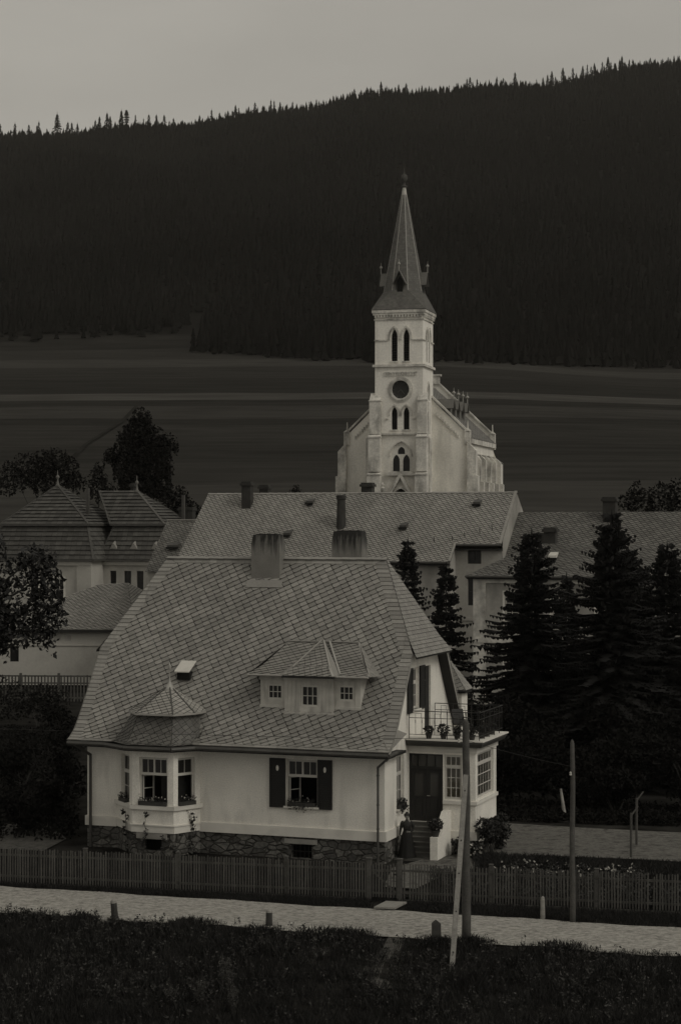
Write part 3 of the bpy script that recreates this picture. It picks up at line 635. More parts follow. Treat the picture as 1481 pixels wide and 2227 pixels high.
for a in [x * .155 for x in range(1, 26)]:
    if abs(a - .6) < .36 or abs(a - 3.5) < .36 or 1.0 < a < 3.08: continue
    DF.box(mb, a - .012, a + .012, 5.75, 6.72, 0, .014)
for a in (.12, .28, .44, 1.54, 1.70, 1.86): CF.box(mb, a - .012, a + .012, 5.55, 6.72, 0, .014)
DF.box(mb, -.02, 1.05, 6.74, 6.93, 0, .07); DF.box(mb, 3.03, DW + .02, 6.74, 6.93, 0, .07); CF.box(mb, -.03, 2.01, 6.74, 6.93, 0, .06)
DF.box(mb, -.02, 1.04, 5.66, 5.76, 0, .05); DF.box(mb, 3.04, DW + .02, 5.66, 5.76, 0, .05); CF.box(mb, -.04, 2.02, 5.44, 5.52, 0, .05)
dm = mb.build('dormer', cream, V); rin = MB()
for pl, h, c in ((DF, dh[0], 3), (DF, dh[1], 3), (CF, ch, 3)):
    window(dm, pl.at(h[0], h[2]), h[1] - h[0], h[3] - h[2], cols=c, tr=0, low='closed', low_rows=2, sashes=1, inset=.03, fr=.045, mun=.026, sill=False, name='dormer_window')
mb = MB(); el = (-5.62, .26, 6.93); er = (-.72, .26, 6.93); tl = (-4.66, 2.22, 8.10); trr = (-1.78, 2.22, 8.10); cl_, cr_, ca = (-4.12, .24, 6.94), (-2.08, .24, 6.94), (-3.28, 1.9, 8.12)
mid = lambda a, b, t, dz: Vector(a).lerp(Vector(b), t) + Vector((0, 0, dz))
L1, R1 = mid(el, tl, .35, -.10), mid(er, trr, .35, -.10)
roof_plane(mb, [el, er, R1, L1], (.24, .11), (-.11, .15), skirt=False, lift=.02); roof_plane(mb, [L1, R1, trr, tl], (.24, .11), (-.11, .15), skirt=False, lift=.02)
s1, s2 = (-5.62, .26, 6.93), (-5.55, 1.75, 6.98); roof_plane(mb, [(-5.7, 1.4, 6.9), el, tl], (.24, .11), (-.11, .15), skirt=False)
e1_, e2_ = (-.62, 1.3, 6.88), trr; roof_plane(mb, [er, e1_, trr], (.24, .11), (-.11, .15), skirt=False)
c1, c2 = mid(cl_, ca, .3, -.06), mid(cr_, ca, .3, -.06)
roof_plane(mb, [(-4.12, .02, 6.93), (-2.08, .02, 6.93), (-2.4, .55, 7.26), (-3.84, .55, 7.26)], (.2, .09), (-.07, .17), skirt=False)
roof_plane(mb, [(-3.84, .55, 7.26), (-2.4, .55, 7.26), (-3.2, 2.0, 8.16)], (.2, .09), (-.07, .17), skirt=False)
mb.poly([(-2.08, .02, 6.93), (-1.9, .4, 6.98), (-3.1, 2.0, 8.12), (-3.2, 2.0, 8.16), (-2.4, .55, 7.26)], 0); mb.poly([(-4.12, .02, 6.93), (-3.84, .55, 7.26), (-3.2, 2.0, 8.16), (-3.3, 2.0, 8.12), (-4.3, .4, 6.98)], 0)
dr = mb.build('dormer_roof', [slate_l, under], dm)
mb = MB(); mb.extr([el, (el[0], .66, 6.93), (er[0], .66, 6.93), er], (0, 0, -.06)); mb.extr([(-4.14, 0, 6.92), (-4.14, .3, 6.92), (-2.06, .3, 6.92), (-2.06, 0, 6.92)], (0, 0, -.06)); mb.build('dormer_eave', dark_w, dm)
mb = MB(); mb.bar((el[0], .22, 6.92), (er[0], .22, 6.92), .045, 6)
mb.beam((-2.36, .50, 7.27), (-3.16, 2.0, 8.2), .06, .03); mb.beam((-2.06, .02, 6.95), (-2.40, .55, 7.28), .10, .03); mb.beam((-3.86, .50, 7.27), (-3.24, 2.0, 8.2), .05, .03); mb.beam((-1.92, .42, 7.02), (-2.95, 2.1, 8.16), .07, .03); mb.beam((er[0], .3, 6.96), R1, .08, .03); mb.beam(R1, trr, .08, .03)
mb.beam((tl[0], 2.2, 8.13), (trr[0], 2.2, 8.13), .14, .03); mb.build('flashing', metal, dm)

# chimneys, roof hatch, roof hook
def chimney(par, u0, u1, v0, v1, z0, z1, tap=.06, name='chimney', m=None):
    mb = MB(); zt = z1 - .35; t = tap
    b = [(u0, v0, z0), (u1, v0, z0), (u1, v1, z0), (u0, v1, z0)]; mdl = [(u0, v0, zt), (u1, v0, zt), (u1, v1, zt), (u0, v1, zt)]
    tp = [(u0 + t, v0 + t, z1), (u1 - t, v0 + t, z1), (u1 - t, v1 - t, z1), (u0 + t, v1 - t, z1)]
    mb.add(b + mdl + tp, [(k, (k + 1) % 4, 4 + (k + 1) % 4, 4 + k) for k in range(4)] + [(4 + k, 4 + (k + 1) % 4, 8 + (k + 1) % 4, 8 + k) for k in range(4)] + [(8, 9, 10, 11)])
    o = mb.build(name, m or chim_m, par)
    f = MB(); f.box(u0 + t + .1, u1 - t - .1, v0 + t + .08, v1 - t - .08, z1 - .01, z1 + .03); f.build('flue_top', room, o); return o
def soot_mat(top):
    m = mat('chimney_render_%d' % int(top * 10), 0.17, var=.15, scale=2, fine=.12, bump=.3, stain=0); n = m.node_tree.nodes; l = m.node_tree.links; b = n['Principled BSDF']
    src = b.inputs['Base Color'].links[0].from_socket; tc = n.new('ShaderNodeTexCoord'); sp = n.new('ShaderNodeSeparateXYZ'); l.new(tc.outputs['Object'], sp.inputs[0])
    mp = n.new('ShaderNodeMapping'); mp.inputs['Scale'].default_value = (5, 5, .5); l.new(tc.outputs['Object'], mp.inputs[0]); nz = n.new('ShaderNodeTexNoise'); nz.inputs['Scale'].default_value = 1.6; nz.inputs['Detail'].default_value = 6; l.new(mp.outputs[0], nz.inputs['Vector'])
    a = n.new('ShaderNodeMath'); a.operation = 'MULTIPLY_ADD'; l.new(nz.outputs[0], a.inputs[0]); a.inputs[1].default_value = 1.8; l.new(sp.outputs[2], a.inputs[2])
    r = n.new('ShaderNodeMapRange'); l.new(a.outputs[0], r.inputs[0]); r.inputs[1].default_value = top + .15; r.inputs[2].default_value = top + .85; r.inputs[3].default_value = 1; r.inputs[4].default_value = .12
    x = n.new('ShaderNodeMix'); x.data_type = 'RGBA'; x.blend_type = 'MULTIPLY'; x.inputs[0].default_value = 1; l.new(src, x.inputs[6]); l.new(r.outputs[0], x.inputs[7]); l.new(x.outputs[2], b.inputs['Base Color']); return m
chim_m = soot_mat(12.3)
c1o = chimney(V, -6.95, -5.72, 3.84, 4.42, 9.6, 12.28); c2o = chimney(V, -3.86, -2.58, 4.85, 5.5, 9.0, 12.42)
ca_ = lambda v: S_[6] + (v - 2.1) * 1.862
mb = MB(); P = [fm(-7.1, ca_(3.62), .04), fm(-5.56, ca_(3.62), .04), fm(-5.56, ca_(3.80), .04), fm(-7.1, ca_(3.80), .04)]; mb.extr(P, (0, -.015, .02)); mb.build('chimney_apron', slate, c1o)
mb = MB(); hv = fm(-8.72, S_[5] + .30); hy, hz = hv.y, hv.z
mb.box(-9.0, -8.46, hy - .28, hy + .25, hz - .2, hz + .12, 1)
mb.hexa([(-9.06, hy - .42, hz + .10), (-8.42, hy - .42, hz + .10), (-8.42, hy + .3, hz + .48), (-9.06, hy + .3, hz + .48), (-9.06, hy - .42, hz + .14), (-8.42, hy - .42, hz + .14), (-8.42, hy + .3, hz + .52), (-9.06, hy + .3, hz + .52)], 0); mb.build('roof_hatch', [metal_l := mat('bright_zinc', .55, rough=.4, var=.08), room], roof)
# downpipes
mb = MB(); mb.bar((-12.5, -.82, 4.08), (-12.14, -.16, 3.62), .06, 7); mb.bar((-12.14, -.16, 3.66), (-12.14, -.16, 0), .06, 7); mb.build('downpipe', gutter_m, V)
mb = MB(); mb.bar((.40, -.78, 4.06), (.30, -.80, 3.95), .045, 7); mb.bar((.30, -.80, 3.98), (-.22, -.15, 3.62), .045, 7); mb.bar((-.22, -.15, 3.66), (-.22, -.15, 0), .045, 7)
for z in (3.3, 2.2, 1.3): mb.bar((-.22, -.15, z), (-.22, -.15, z + .05), .06, 7)
mb.build('downpipe', gutter_m, V)
# rear annexe roof seen past the gable
mb = MB(); roof_plane(mb, [(-1.6, 8.7, 5.85), (.62, 8.7, 5.80), (-.25, 9.3, 6.95), (-1.2, 9.3, 6.95)], (.24, .11), (-.11, .15), skirt=False); roof_plane(mb, [(.62, 8.7, 5.80), (.62, 9.8, 5.80), (-.25, 9.5, 6.95), (-.25, 9.3, 6.95)], (.24, .11), (-.11, .15), skirt=False)
mb.extr([(-1.6, 8.72, 5.76), (.6, 8.72, 5.73), (.6, 9.8, 5.73), (-1.6, 9.8, 5.75)], (0, 0, -.06), 1); an = mb.build('annexe_roof', [slate_l, under], V)
mb = MB(); mb.box(-1.5, .42, 8.85, 9.7, 0, 5.66); mb.build('annexe_wall', plaster, an)

# veranda with balcony
VZ = 4.02; mb = MB(); VF = Pl((0, 2.85, 0), (1, 0, 0)); VS = Pl((2.7, 2.85, 0), (0, 1, 0)); vd = (.03, 1.40, 1.22, 3.84); vw = (1.45, 2.17, 2.12, 3.84); vs = (.28, 2.62, 2.14, 3.88)
wall(mb, VF, 0, 2.7, .93, VZ, [vd, vw], depth=.16); wall(mb, VS, 0, 3.05, .93, VZ, [vs], depth=.16); wall(mb, Pl((2.7, 5.9, 0), (-1, 0, 0)), 0, 2.7, 0, VZ)
mb.poly([(0.02, 2.87, 1.20), (2.68, 2.87, 1.20), (2.68, 5.88, 1.20), (.02, 5.88, 1.20)])
vr = mb.build('veranda', plaster, V)
mb = MB(); VF.box(mb, 1.42, 2.78, 1.95, 2.08, -.02, .08); VS.box(mb, -.0, 3.05, 1.95, 2.08, -.02, .08); mb.build('sill_course', trim, vr); mb = MB(); VF.box(mb, 1.40, 2.78, .60, .93, -.05, .08); VS.box(mb, 0, 3.10, .60, .93, -.05, .08); mb.build('veranda_plinth', trim, vr); mb = MB()
VF.box(mb, 0, 2.76, 3.92, 4.16, -.02, .06); VS.box(mb, -.0, 3.1, 3.92, 4.16, -.02, .06); mb.build('veranda_cornice', trim, vr)
mb = MB(); wall(mb, VF, 1.40, 2.7, -.2, .60); wall(mb, VS, 0, 3.05, -.2, .60); mb.build('veranda_base', rubble, vr)
mb = MB(); mb.hexa([(0.02, 2.58, 4.16), (2.98, 2.58, 4.16), (2.98, 6.1, 4.16), (.02, 6.1, 4.16), (.02, 2.50, 4.30), (3.06, 2.50, 4.30), (3.06, 6.18, 4.30), (.02, 6.18, 4.30)], 1)
mb.box(.02, 3.12, 2.44, 6.22, 4.39, 4.44, 0); mb.box(.02, 3.07, 2.49, 6.17, 4.30, 4.39, 1); mb.build('balcony_slab', [trim, gutter_m], vr)
window(vr, VF.at(vw[0], vw[2]), .72, 1.72, cols=3, tr=.27, low_rows=3, sashes=1, inset=.06, pane=glass_c, sill=False, mun=.03)
window(vr, VS.at(vs[0], vs[2]), 2.34, 1.74, cols=6, tr=.25, low_rows=3, sashes=1, inset=.08, pane=glass_c, sill=False, mun=.03)
# double door with glazed lights and overlight
mb = MB(); D = VF.at(vd[0], vd[2]); dw, dhh = vd[1] - vd[0], vd[3] - vd[2]
D.box(mb, 0, .07, 0, dhh, -.16, -.06); D.box(mb, dw - .07, dw, 0, dhh, -.16, -.06); D.box(mb, .07, dw - .07, dhh - .07, dhh, -.16, -.06); D.box(mb, .07, dw - .07, 2.02, 2.12, -.16, -.05)
for k in range(1, 4): D.box(mb, dw * k / 4 - .018, dw * k / 4 + .018, 2.12, dhh - .07, -.15, -.07)
for s0, s1 in ((.07, dw / 2 - .003), (dw / 2 + .003, dw - .07)):
    D.box(mb, s0, s0 + .13, 0, 2.02, -.15, -.09); D.box(mb, s1 - .13, s1, 0, 2.02, -.15, -.09); D.box(mb, s0 + .13, s1 - .13, 0, .98, -.15, -.10); D.box(mb, s0 + .13, s1 - .13, 1.86, 2.02, -.15, -.09)
    D.box(mb, s0 + .17, s1 - .17, .15, .85, -.10, -.08)
dd = mb.build('front_door', dark_w, vr)
mb = MB()
for s0, s1 in ((.20, dw / 2 - .13), (dw / 2 + .13, dw - .20)): mb.poly([D(s0, .98, -.13), D(s1, .98, -.13), D(s1, 1.86, -.13), D(s0, 1.86, -.13)])
mb.poly([D(.07, 2.12, -.12), D(dw - .07, 2.12, -.12), D(dw - .07, dhh - .07, -.12), D(.07, dhh - .07, -.12)]); mb.build('door_glass', glass('door_lights', .055), dd)
mb = MB(); mb.bar(D(dw / 2 + .05, 1.0, -.08), D(dw / 2 + .05, 1.0, -.02), .012); mb.bar(D(dw / 2 + .05, 1.0, -.02), D(dw / 2 + .17, 1.0, -.02), .012); mb.build('handle', metal, dd)
# curtains in the veranda
mb = MB()
for a0, a1 in ((.1, .34), (.42, .62)):
    for k in range(6): x0, x1 = a0 + (a1 - a0) * k / 6, a0 + (a1 - a0) * (k + 1) / 6; d_ = -.30 + (.02 if k % 2 else 0); d2 = -.30 + (0 if k % 2 else .02); q = VF.at(1.45, 2.12); mb.poly([q(x0, .75, d_), q(x1, .75, d2), q(x1, 1.68, d2), q(x0, 1.68, d_)])
mb.build('curtain', curtain, vr)
# wrought iron railing
def rail(mb, p, q, h=1.06, n=None):
    p = Vector(p); q = Vector(q); d = q - p; L = d.length; n = n or max(2, int(L / .24)); up = Vector((0, 0, 1)); e = d / n
    mb.beam(p + up * h, q + up * h, .035, .03); mb.beam(p + up * (h - .26), q + up * (h - .26), .02, .022); mb.beam(p + up * .16, q + up * .16, .02, .022)
    for i in range(n + 1):
        k = p + e * i
        if i % 3 == 0: mb.bar(k, k + up * h, .016, 5)
        else: mb.bar(k + up * .16, k + up * (h - (.26 if i % 3 == 1 else .26)), .009, 4)
        if i % 3 == 1 and i < n:
            a = k + up * (h - .26); b = k + e * .9 + up * (h - .26)
            mb.bar(a, a + up * .17, .008, 4); mb.bar(b, b + up * .17, .008, 4); mb.bar(a + up * .17, b + up * .17, .008, 4)
            for c in (k, k + e): mb.bar(c + up * (h - .34), c + up * (h - .46), .016, 5)
mb = MB(); rail(mb, (.12, 2.62, 4.44), (2.92, 2.62, 4.44)); rail(mb, (2.92, 2.62, 4.44), (2.92, 6.02, 4.44)); rail(mb, (.12, 6.02, 4.44), (2.92, 6.02, 4.44)); mb.build('balcony_railing', iron, vr)
# steps and cheek wall
mb = MB(); nS = 7
for k in range(nS): v0 = 1.52 + k * .205; z1 = .08 + (k + 1) * (1.14 / nS); mb.box(.04, 1.42, v0 + .02, 2.90, z1 - 1.14 / nS + (.0 if k else -.1), z1 - .05); mb.box(.03, 1.43, v0, 2.85 if k == nS - 1 else v0 + .235, z1 - .05, z1)
mb.box(.02, 1.42, 1.02, 1.52, -.1, .08); mb.build('steps', step_m, vr)
mb = MB(); cwv = [(1.02, 0), (1.02, .93), (1.50, .93), (1.62, 1.02), (2.50, 1.70), (2.84, 1.72), (2.84, 0)]
mb.extr([(1.45, v, z - (.1 if z == 0 else 0)) for v, z in cwv], (.29, 0, 0)); mb.build('stair_wall', plaster, vr)

# ---------------------------------------------------------------- flowers on the villa
VM = Matrix.Translation((1.65, 72, 0)) @ Matrix.Rotation(R(-19.7), 4, 'Z')
def vw_(u, v, z): return VM @ Vector((u, v, z))
def flower_box(label, p, yaw, L, seed, n=170, trail=.0, petals=6):
    rnd = random.Random(seed); t = thing('flower_box', label, 'flower box', p, yaw, 'flower boxes under the windows of the villa'); mb = MB(); mb.box(-L / 2, L / 2, -.08, .09, 0, .15); mb.build('box', pot_m, t)
    mb = MB()
    for k in range(int(L / .16)): x = -L / 2 + .1 + k * (L - .2) / max(1, int(L / .16) - 1); leaves(mb, (x, -.01, .20 + rnd.uniform(-.02, .08)), (.12, .12, .12), n // int(L / .16) , .04, rnd)
    for k in range(int(n * trail)): leaves(mb, (rnd.uniform(-L / 2, L / 2), -.12, rnd.uniform(-.15, .1)), (.05, .05, .08), 2, .04, rnd)
    mb.build('foliage', leafm, t); mb = MB()
    for k in range(petals): c = (rnd.uniform(-L / 2, L / 2), rnd.uniform(-.14, 0), rnd.uniform(.18, .42)); leaves(mb, c, (.03, .03, .03), 9, .025, rnd)
    mb.build('blossom', petal, t); return t
_b = [(pl, L) for pl, L in bays]
def on(pl, a, b, d): q = VM @ pl(a, b, d); an = math.degrees(math.atan2(pl.u.y, pl.u.x)) - 19.7; return q, an
q, an = on(FR, (fw[0] + fw[1]) / 2, 2.0, .0); flower_box('flower box on the front window sill between the two dark shutters', q, an, 1.1, 11, trail=.3, petals=8)
q, an = on(bays[0][0], .80, 1.92, .03); flower_box('flower box at the narrow side window of the bay nearest the left downpipe', q, an, .7, 12, 110)
q, an = on(bays[1][0], .90, 1.92, .03); flower_box('long flower box under the wide middle window of the bay', q, an, 1.2, 13, 220, petals=10)
q, an = on(bays[2][0], .64, 1.92, .03); flower_box('flower box at the right-hand window of the bay', q, an, .8, 14, 130)
q, an = on(GS, 1.88, 1.86, .04); flower_box('leafy flower box under the side wall window beside the front door', q, an, .95, 15, 260, trail=.3, petals=2)
def pot_plant(label, p, r, h, pr, seed, group, n=150, ls=.06, cat='potted plant', white=0):
    rnd = random.Random(seed); t = thing('flower_pot', label, cat, p, rnd.uniform(0, 90), group); mb = MB(); mb.lathe([(r * .7, 0), (r, h * .85), (r * 1.12, h * .85), (r * 1.12, h), (r * .9, h)], n=12); mb.build('pot', pot_m, t)
    mb = MB(); leaves(mb, (0, 0, h + pr * .75), (pr, pr, pr * .8), n, ls, rnd); mb.bar((0, 0, h * .8), (0, 0, h + pr), .015, 5); mb.build('plant', leafm, t)
    if white: mb = MB(); [leaves(mb, (rnd.uniform(-pr, pr) * .8, rnd.uniform(-pr, pr) * .8, h + pr * rnd.uniform(.6, 1.5)), (.03, .03, .03), 8, .025, rnd) for _ in range(white)]; mb.build('blossom', petal, t)
    return t
GP = 'potted plants along the balcony edge'
for k, (u, v, pr, lb, z) in enumerate([(.86, 2.78, .20, 'potted plant on the balcony edge in front of the dark balcony door', 4.44), (1.45, 2.78, .26, 'bushy potted plant on the balcony edge, second from the house wall', 4.44), (2.0, 2.78, .2, 'low potted plant on the balcony edge just left of the telegraph pole top', 4.44), (2.58, 2.80, .26, 'taller potted plant at the front right corner of the balcony', 4.44), (2.76, 3.5, .2, 'potted plant on the right edge of the balcony near its corner', 4.44), (2.76, 4.2, .2, 'potted plant halfway along the right edge of the balcony', 4.44), (2.76, 5.0, .2, 'potted plant towards the rear of the balcony right edge', 4.44)]):
    pot_plant(lb, vw_(u, v, z), .13, .2, pr, 30 + k, GP)
pot_plant('round dark potted plant on the low pier at the foot of the white stair wall', vw_(1.585, 1.26, .93), .17, .22, .32, 50, None, 420, .055)
# wicker armchair on the balcony
t = thing('garden_chair', 'dark garden chair on the balcony behind the railing', 'chair', vw_(1.75, 4.3, 4.44), 30); mb = MB()
mb.box(-.28, .28, -.26, .26, .40, .46); mb.build('seat', iron, t); mb = MB(); mb.hexa([(-.28, .22, .46), (.28, .22, .46), (.28, .27, .46), (-.28, .27, .46), (-.26, .34, 1.0), (.26, .34, 1.0), (.26, .38, 1.0), (-.26, .38, 1.0)]); mb.build('backrest', iron, t)
for x in (-.25, .25):
    for y in (-.23, .23): mb = MB(); mb.bar((x, y, 0), (x, y, .40), .022, 6); mb.build('leg', iron, t)
    mb = MB(); mb.beam((x, -.24, .66), (x, .26, .68), .05, .03); mb.bar((x, -.22, .44), (x, -.22, .66), .016, 5); mb.build('armrest', iron, t)
# climbing vines up the bay
def vine(label, path, seed, w_=.1, n=11, ls=.085):
    rnd = random.Random(seed); t = thing('climbing_vine', label, 'climbing plant', path[0], 0, 'vines climbing the bay of the villa'); o = Vector(path[0]); mb = MB(); lm = MB(); pr = None
    for a, b in zip(path, path[1:]):
        a = Vector(a) - o; b = Vector(b) - o; k = max(2, int((b - a).length / .10))
        for i in range(k):
            p = a.lerp(b, i / k) + Vector((rnd.uniform(-.02, .02), 0, 0)); 
            if pr is not None: mb.bar(pr, p, .008, 4)
            pr = p
            if rnd.random() < .85: leaves(lm, p + Vector((rnd.uniform(-w_, w_), -.03, 0)), (w_, .04, .05), rnd.randint(2, n // 2), ls, rnd)
    mb.build('stem', bark, t); lm.build('foliage', leafm, t)
def bw2(k, a, b): return VM @ bays[k][0](a, b, .10)
vine('leafy vine climbing the left corner of the bay', [bw2(0, 1.2, 0), bw2(0, 1.25, 1.0), bw2(0, 1.2, 1.75)], 61)
vine('sparse vine on the middle face of the bay left of the cellar grille', [bw2(1, .55, 0), bw2(1, .62, .7), bw2(1, .60, 1.74)], 62, .08, 8)
vine('short vine low on the middle face of the bay right of the cellar opening', [bw2(1, 1.35, 0), bw2(1, 1.4, .9)], 63, .08, 8)
vine('low bushy vine at the right front corner of the bay', [bw2(2, .1, 0), bw2(2, .12, .95)], 64, .13, 14)
vine('tall dense vine climbing the right face of the bay up to its sill', [bw2(2, .85, 0), bw2(2, .86, .9), bw2(2, .80, 1.78)], 65, .13, 14)

# ---------------------------------------------------------------- the woman at the steps
def ring(mb_, pts, n=14, mi=0, close=True):
    """loft of ellipses: (x, y, z, rx, ry)"""
    vs = []; 
    for x, y, z, rx, ry in pts: vs += [(x + rx * math.cos(2 * math.pi * i / n), y + ry * math.sin(2 * math.pi * i / n), z) for i in range(n)]
    k = len(pts); fs = [(j * n + i, j * n + (i + 1) % n, (j + 1) * n + (i + 1) % n, (j + 1) * n + i) for j in range(k - 1) for i in range(n)]
    if close: fs += [tuple(range(n - 1, -1, -1)), tuple((k - 1) * n + i for i in range(n))]
    return mb_.add(vs, fs, mi)
def skinned(name, chains, m, par, sub=2):
    vs = []; es = []; rs = []; idx = {}
    for ch_ in chains:
        pr = None
        for p, r in ch_:
            key = tuple(round(c, 4) for c in p)
            if key not in idx: idx[key] = len(vs); vs.append(p); rs.append(r)
            k = idx[key]
            if pr is not None and pr != k: es.append((pr, k))
            pr = k
    me = bpy.data.meshes.new(name); me.from_pydata(vs, es, []); me.materials.append(m); o = bpy.data.objects.new(name, me); COL.objects.link(o); o.parent = par
    md = o.modifiers.new('skin', 'SKIN'); md.use_smooth_shade = True
    for k, r in enumerate(rs): me.skin_vertices[0].data[k].radius = (r, r) if not isinstance(r, tuple) else r
    me.skin_vertices[0].data[0].use_root = True
    o.modifiers.new('sub', 'SUBSURF').levels = sub; o.modifiers['sub'].render_levels = sub; return o
P = thing('person', 'woman in a long dark dress with pinned-up hair standing by the villa steps', 'person', vw_(.47, 1.24, .08), -4)
hand = lambda s: [[((-.27 * s, -.03, .80), .022), ((-.275 * s, -.045, .765), .024), ((-.275 * s, -.055, .735), .02)]] + \
    [[((-.275 * s, -.055, .735), .02), ((-.275 * s + dx, -.065 + dy, .70), .0095), ((-.275 * s + dx * 1.1, -.06 + dy, l_), .008)] for dx, dy, l_ in ((.02, .0, .672), (.007, -.006, .66), (-.007, -.004, .664), (-.019, .004, .678))] + [[((-.275 * s, -.045, .765), .024), ((-.25 * s, -.075, .745), .011), ((-.245 * s, -.085, .715), .009)]]
pel = (0, 0, .90)
chains = [[(pel, .12), ((0, 0, 1.08), .105), ((0, -.01, 1.26), .125), ((0, .0, 1.36), .085), ((0, -.005, 1.42), .046), ((0, -.012, 1.475), .05), ((0, -.02, 1.53), .078), ((0, -.012, 1.60), .082), ((0, 0, 1.645), .05)],
          [(pel, .12), ((-.09, 0, .80), .085), ((-.09, -.01, .45), .055), ((-.09, 0, .10), .035), ((-.09, -.12, .03), .03)], [(pel, .12), ((.09, 0, .80), .085), ((.09, -.01, .45), .055), ((.09, 0, .10), .035), ((.09, -.12, .03), .03)],
          [((0, .0, 1.36), .085), ((-.155, 0, 1.33), .055), ((-.235, .01, 1.07), .038), ((-.27, -.03, .80), .022)], [((0, .0, 1.36), .085), ((.155, 0, 1.33), .055), ((.245, .03, 1.09), .038), ((.12, -.09, .98), .024), ((.06, -.12, .985), .022)]] + hand(1) + \
    [[((.06, -.12, .985), .022), ((.02, -.13, .99 + dz), .0095), ((-.03 + abs(dz), -.135, .99 + dz * 1.2), .008)] for dz in (.022, .007, -.008, -.021)] + [[((.06, -.12, .985), .022), ((.035, -.14, 1.02), .011), ((.015, -.145, 1.04), .009)]]
body = skinned('body', chains, skin_m, P)
mb = MB()       # face: eyes, nose, mouth, ears
mb.hexa([(-.012, -.098, 1.515), (.012, -.098, 1.515), (.012, -.08, 1.515), (-.012, -.08, 1.515), (-.005, -.094, 1.558), (.005, -.094, 1.558), (.006, -.08, 1.558), (-.006, -.08, 1.558)]); 
mb.build('nose', skin_m, P)
for s in (-1, 1): mb = MB(); mb.hexa([(s * .078, -.02, 1.52), (s * .09, -.02, 1.52), (s * .09, .01, 1.52), (s * .078, .01, 1.52), (s * .078, -.02, 1.57), (s * .094, -.02, 1.57), (s * .094, .01, 1.57), (s * .078, .01, 1.57)]); mb.build('ear', skin_m, P)
mb = MB()
for s in (-1, 1): mb = MB(); mb.hexa([(s * .03 - .012, -.096, 1.552), (s * .03 + .012, -.096, 1.552), (s * .03 + .012, -.08, 1.552), (s * .03 - .012, -.08, 1.552), (s * .03 - .01, -.094, 1.564), (s * .03 + .01, -.094, 1.564), (s * .03 + .01, -.08, 1.564), (s * .03 - .01, -.08, 1.564)]); mb.build('eye', hair_m, P)
mb = MB(); mb.hexa([(-.02, -.092, 1.488), (.02, -.092, 1.488), (.02, -.07, 1.488), (-.02, -.07, 1.488), (-.018, -.092, 1.496), (.018, -.092, 1.496), (.018, -.07, 1.496), (-.018, -.07, 1.496)]); mb.build('mouth', hair_m, P)
mb = MB(); ring(mb, [(0, .04, 1.50, .06, .05), (0, .035, 1.55, .10, .082), (0, .018, 1.60, .112, .108), (0, .0, 1.635, .115, .115), (0, .0, 1.665, .09, .09), (0, .02, 1.68, .06, .06), (0, .03, 1.71, .055, .055), (0, .03, 1.735, .02, .02)]); mb.build('hair', hair_m, P, smooth=True)
mb = MB(); ring(mb, [(0, 0, 1.03, .13, .10), (0, 0, 1.10, .145, .115), (0, -.02, 1.22, .185, .15), (0, -.01, 1.32, .185, .12), (0, 0, 1.38, .12, .09), (0, 0, 1.42, .058, .055), (0, -.003, 1.455, .055, .052)])
mb.build('bodice', bodice_m, P, smooth=True)
skinned('sleeve', [[((-.10, 0, 1.36), .06), ((-.175, 0, 1.335), .085), ((-.21, .005, 1.22), .078), ((-.238, .005, 1.08), .052), ((-.262, -.02, .90), .036), ((-.268, -.028, .83), .032)]], bodice_m, P)
skinned('sleeve', [[((.10, 0, 1.36), .06), ((.175, .005, 1.335), .085), ((.222, .02, 1.22), .078), ((.25, .03, 1.09), .052), ((.18, -.04, 1.02), .04), ((.125, -.085, .985), .033)]], bodice_m, P)
n = 28; vs = []; prof = [(1.06, .125, .10), (1.0, .15, .125), (.9, .185, .155), (.7, .22, .19), (.4, .27, .24), (.15, .325, .29), (.02, .35, .32)]
for j, (z, rx, ry) in enumerate(prof):
    for i in range(n):
        a = 2 * math.pi * i / n; f = 1 + (.055 * min(1, j / 3)) * math.cos(a * 9 + j * .3); vs.append((rx * f * math.cos(a), ry * f * math.sin(a) + .01 * j, z))
mb = MB(); mb.add(vs, [(j * n + i, (j + 1) * n + i, (j + 1) * n + (i + 1) % n, j * n + (i + 1) % n) for j in range(len(prof) - 1) for i in range(n)]); mb.build('skirt', dress_m, P, smooth=True)
mb = MB(); ring(mb, [(0, 0, 1.035, .132, .105), (0, 0, 1.075, .132, .105)]); mb.build('belt', hair_m, P)

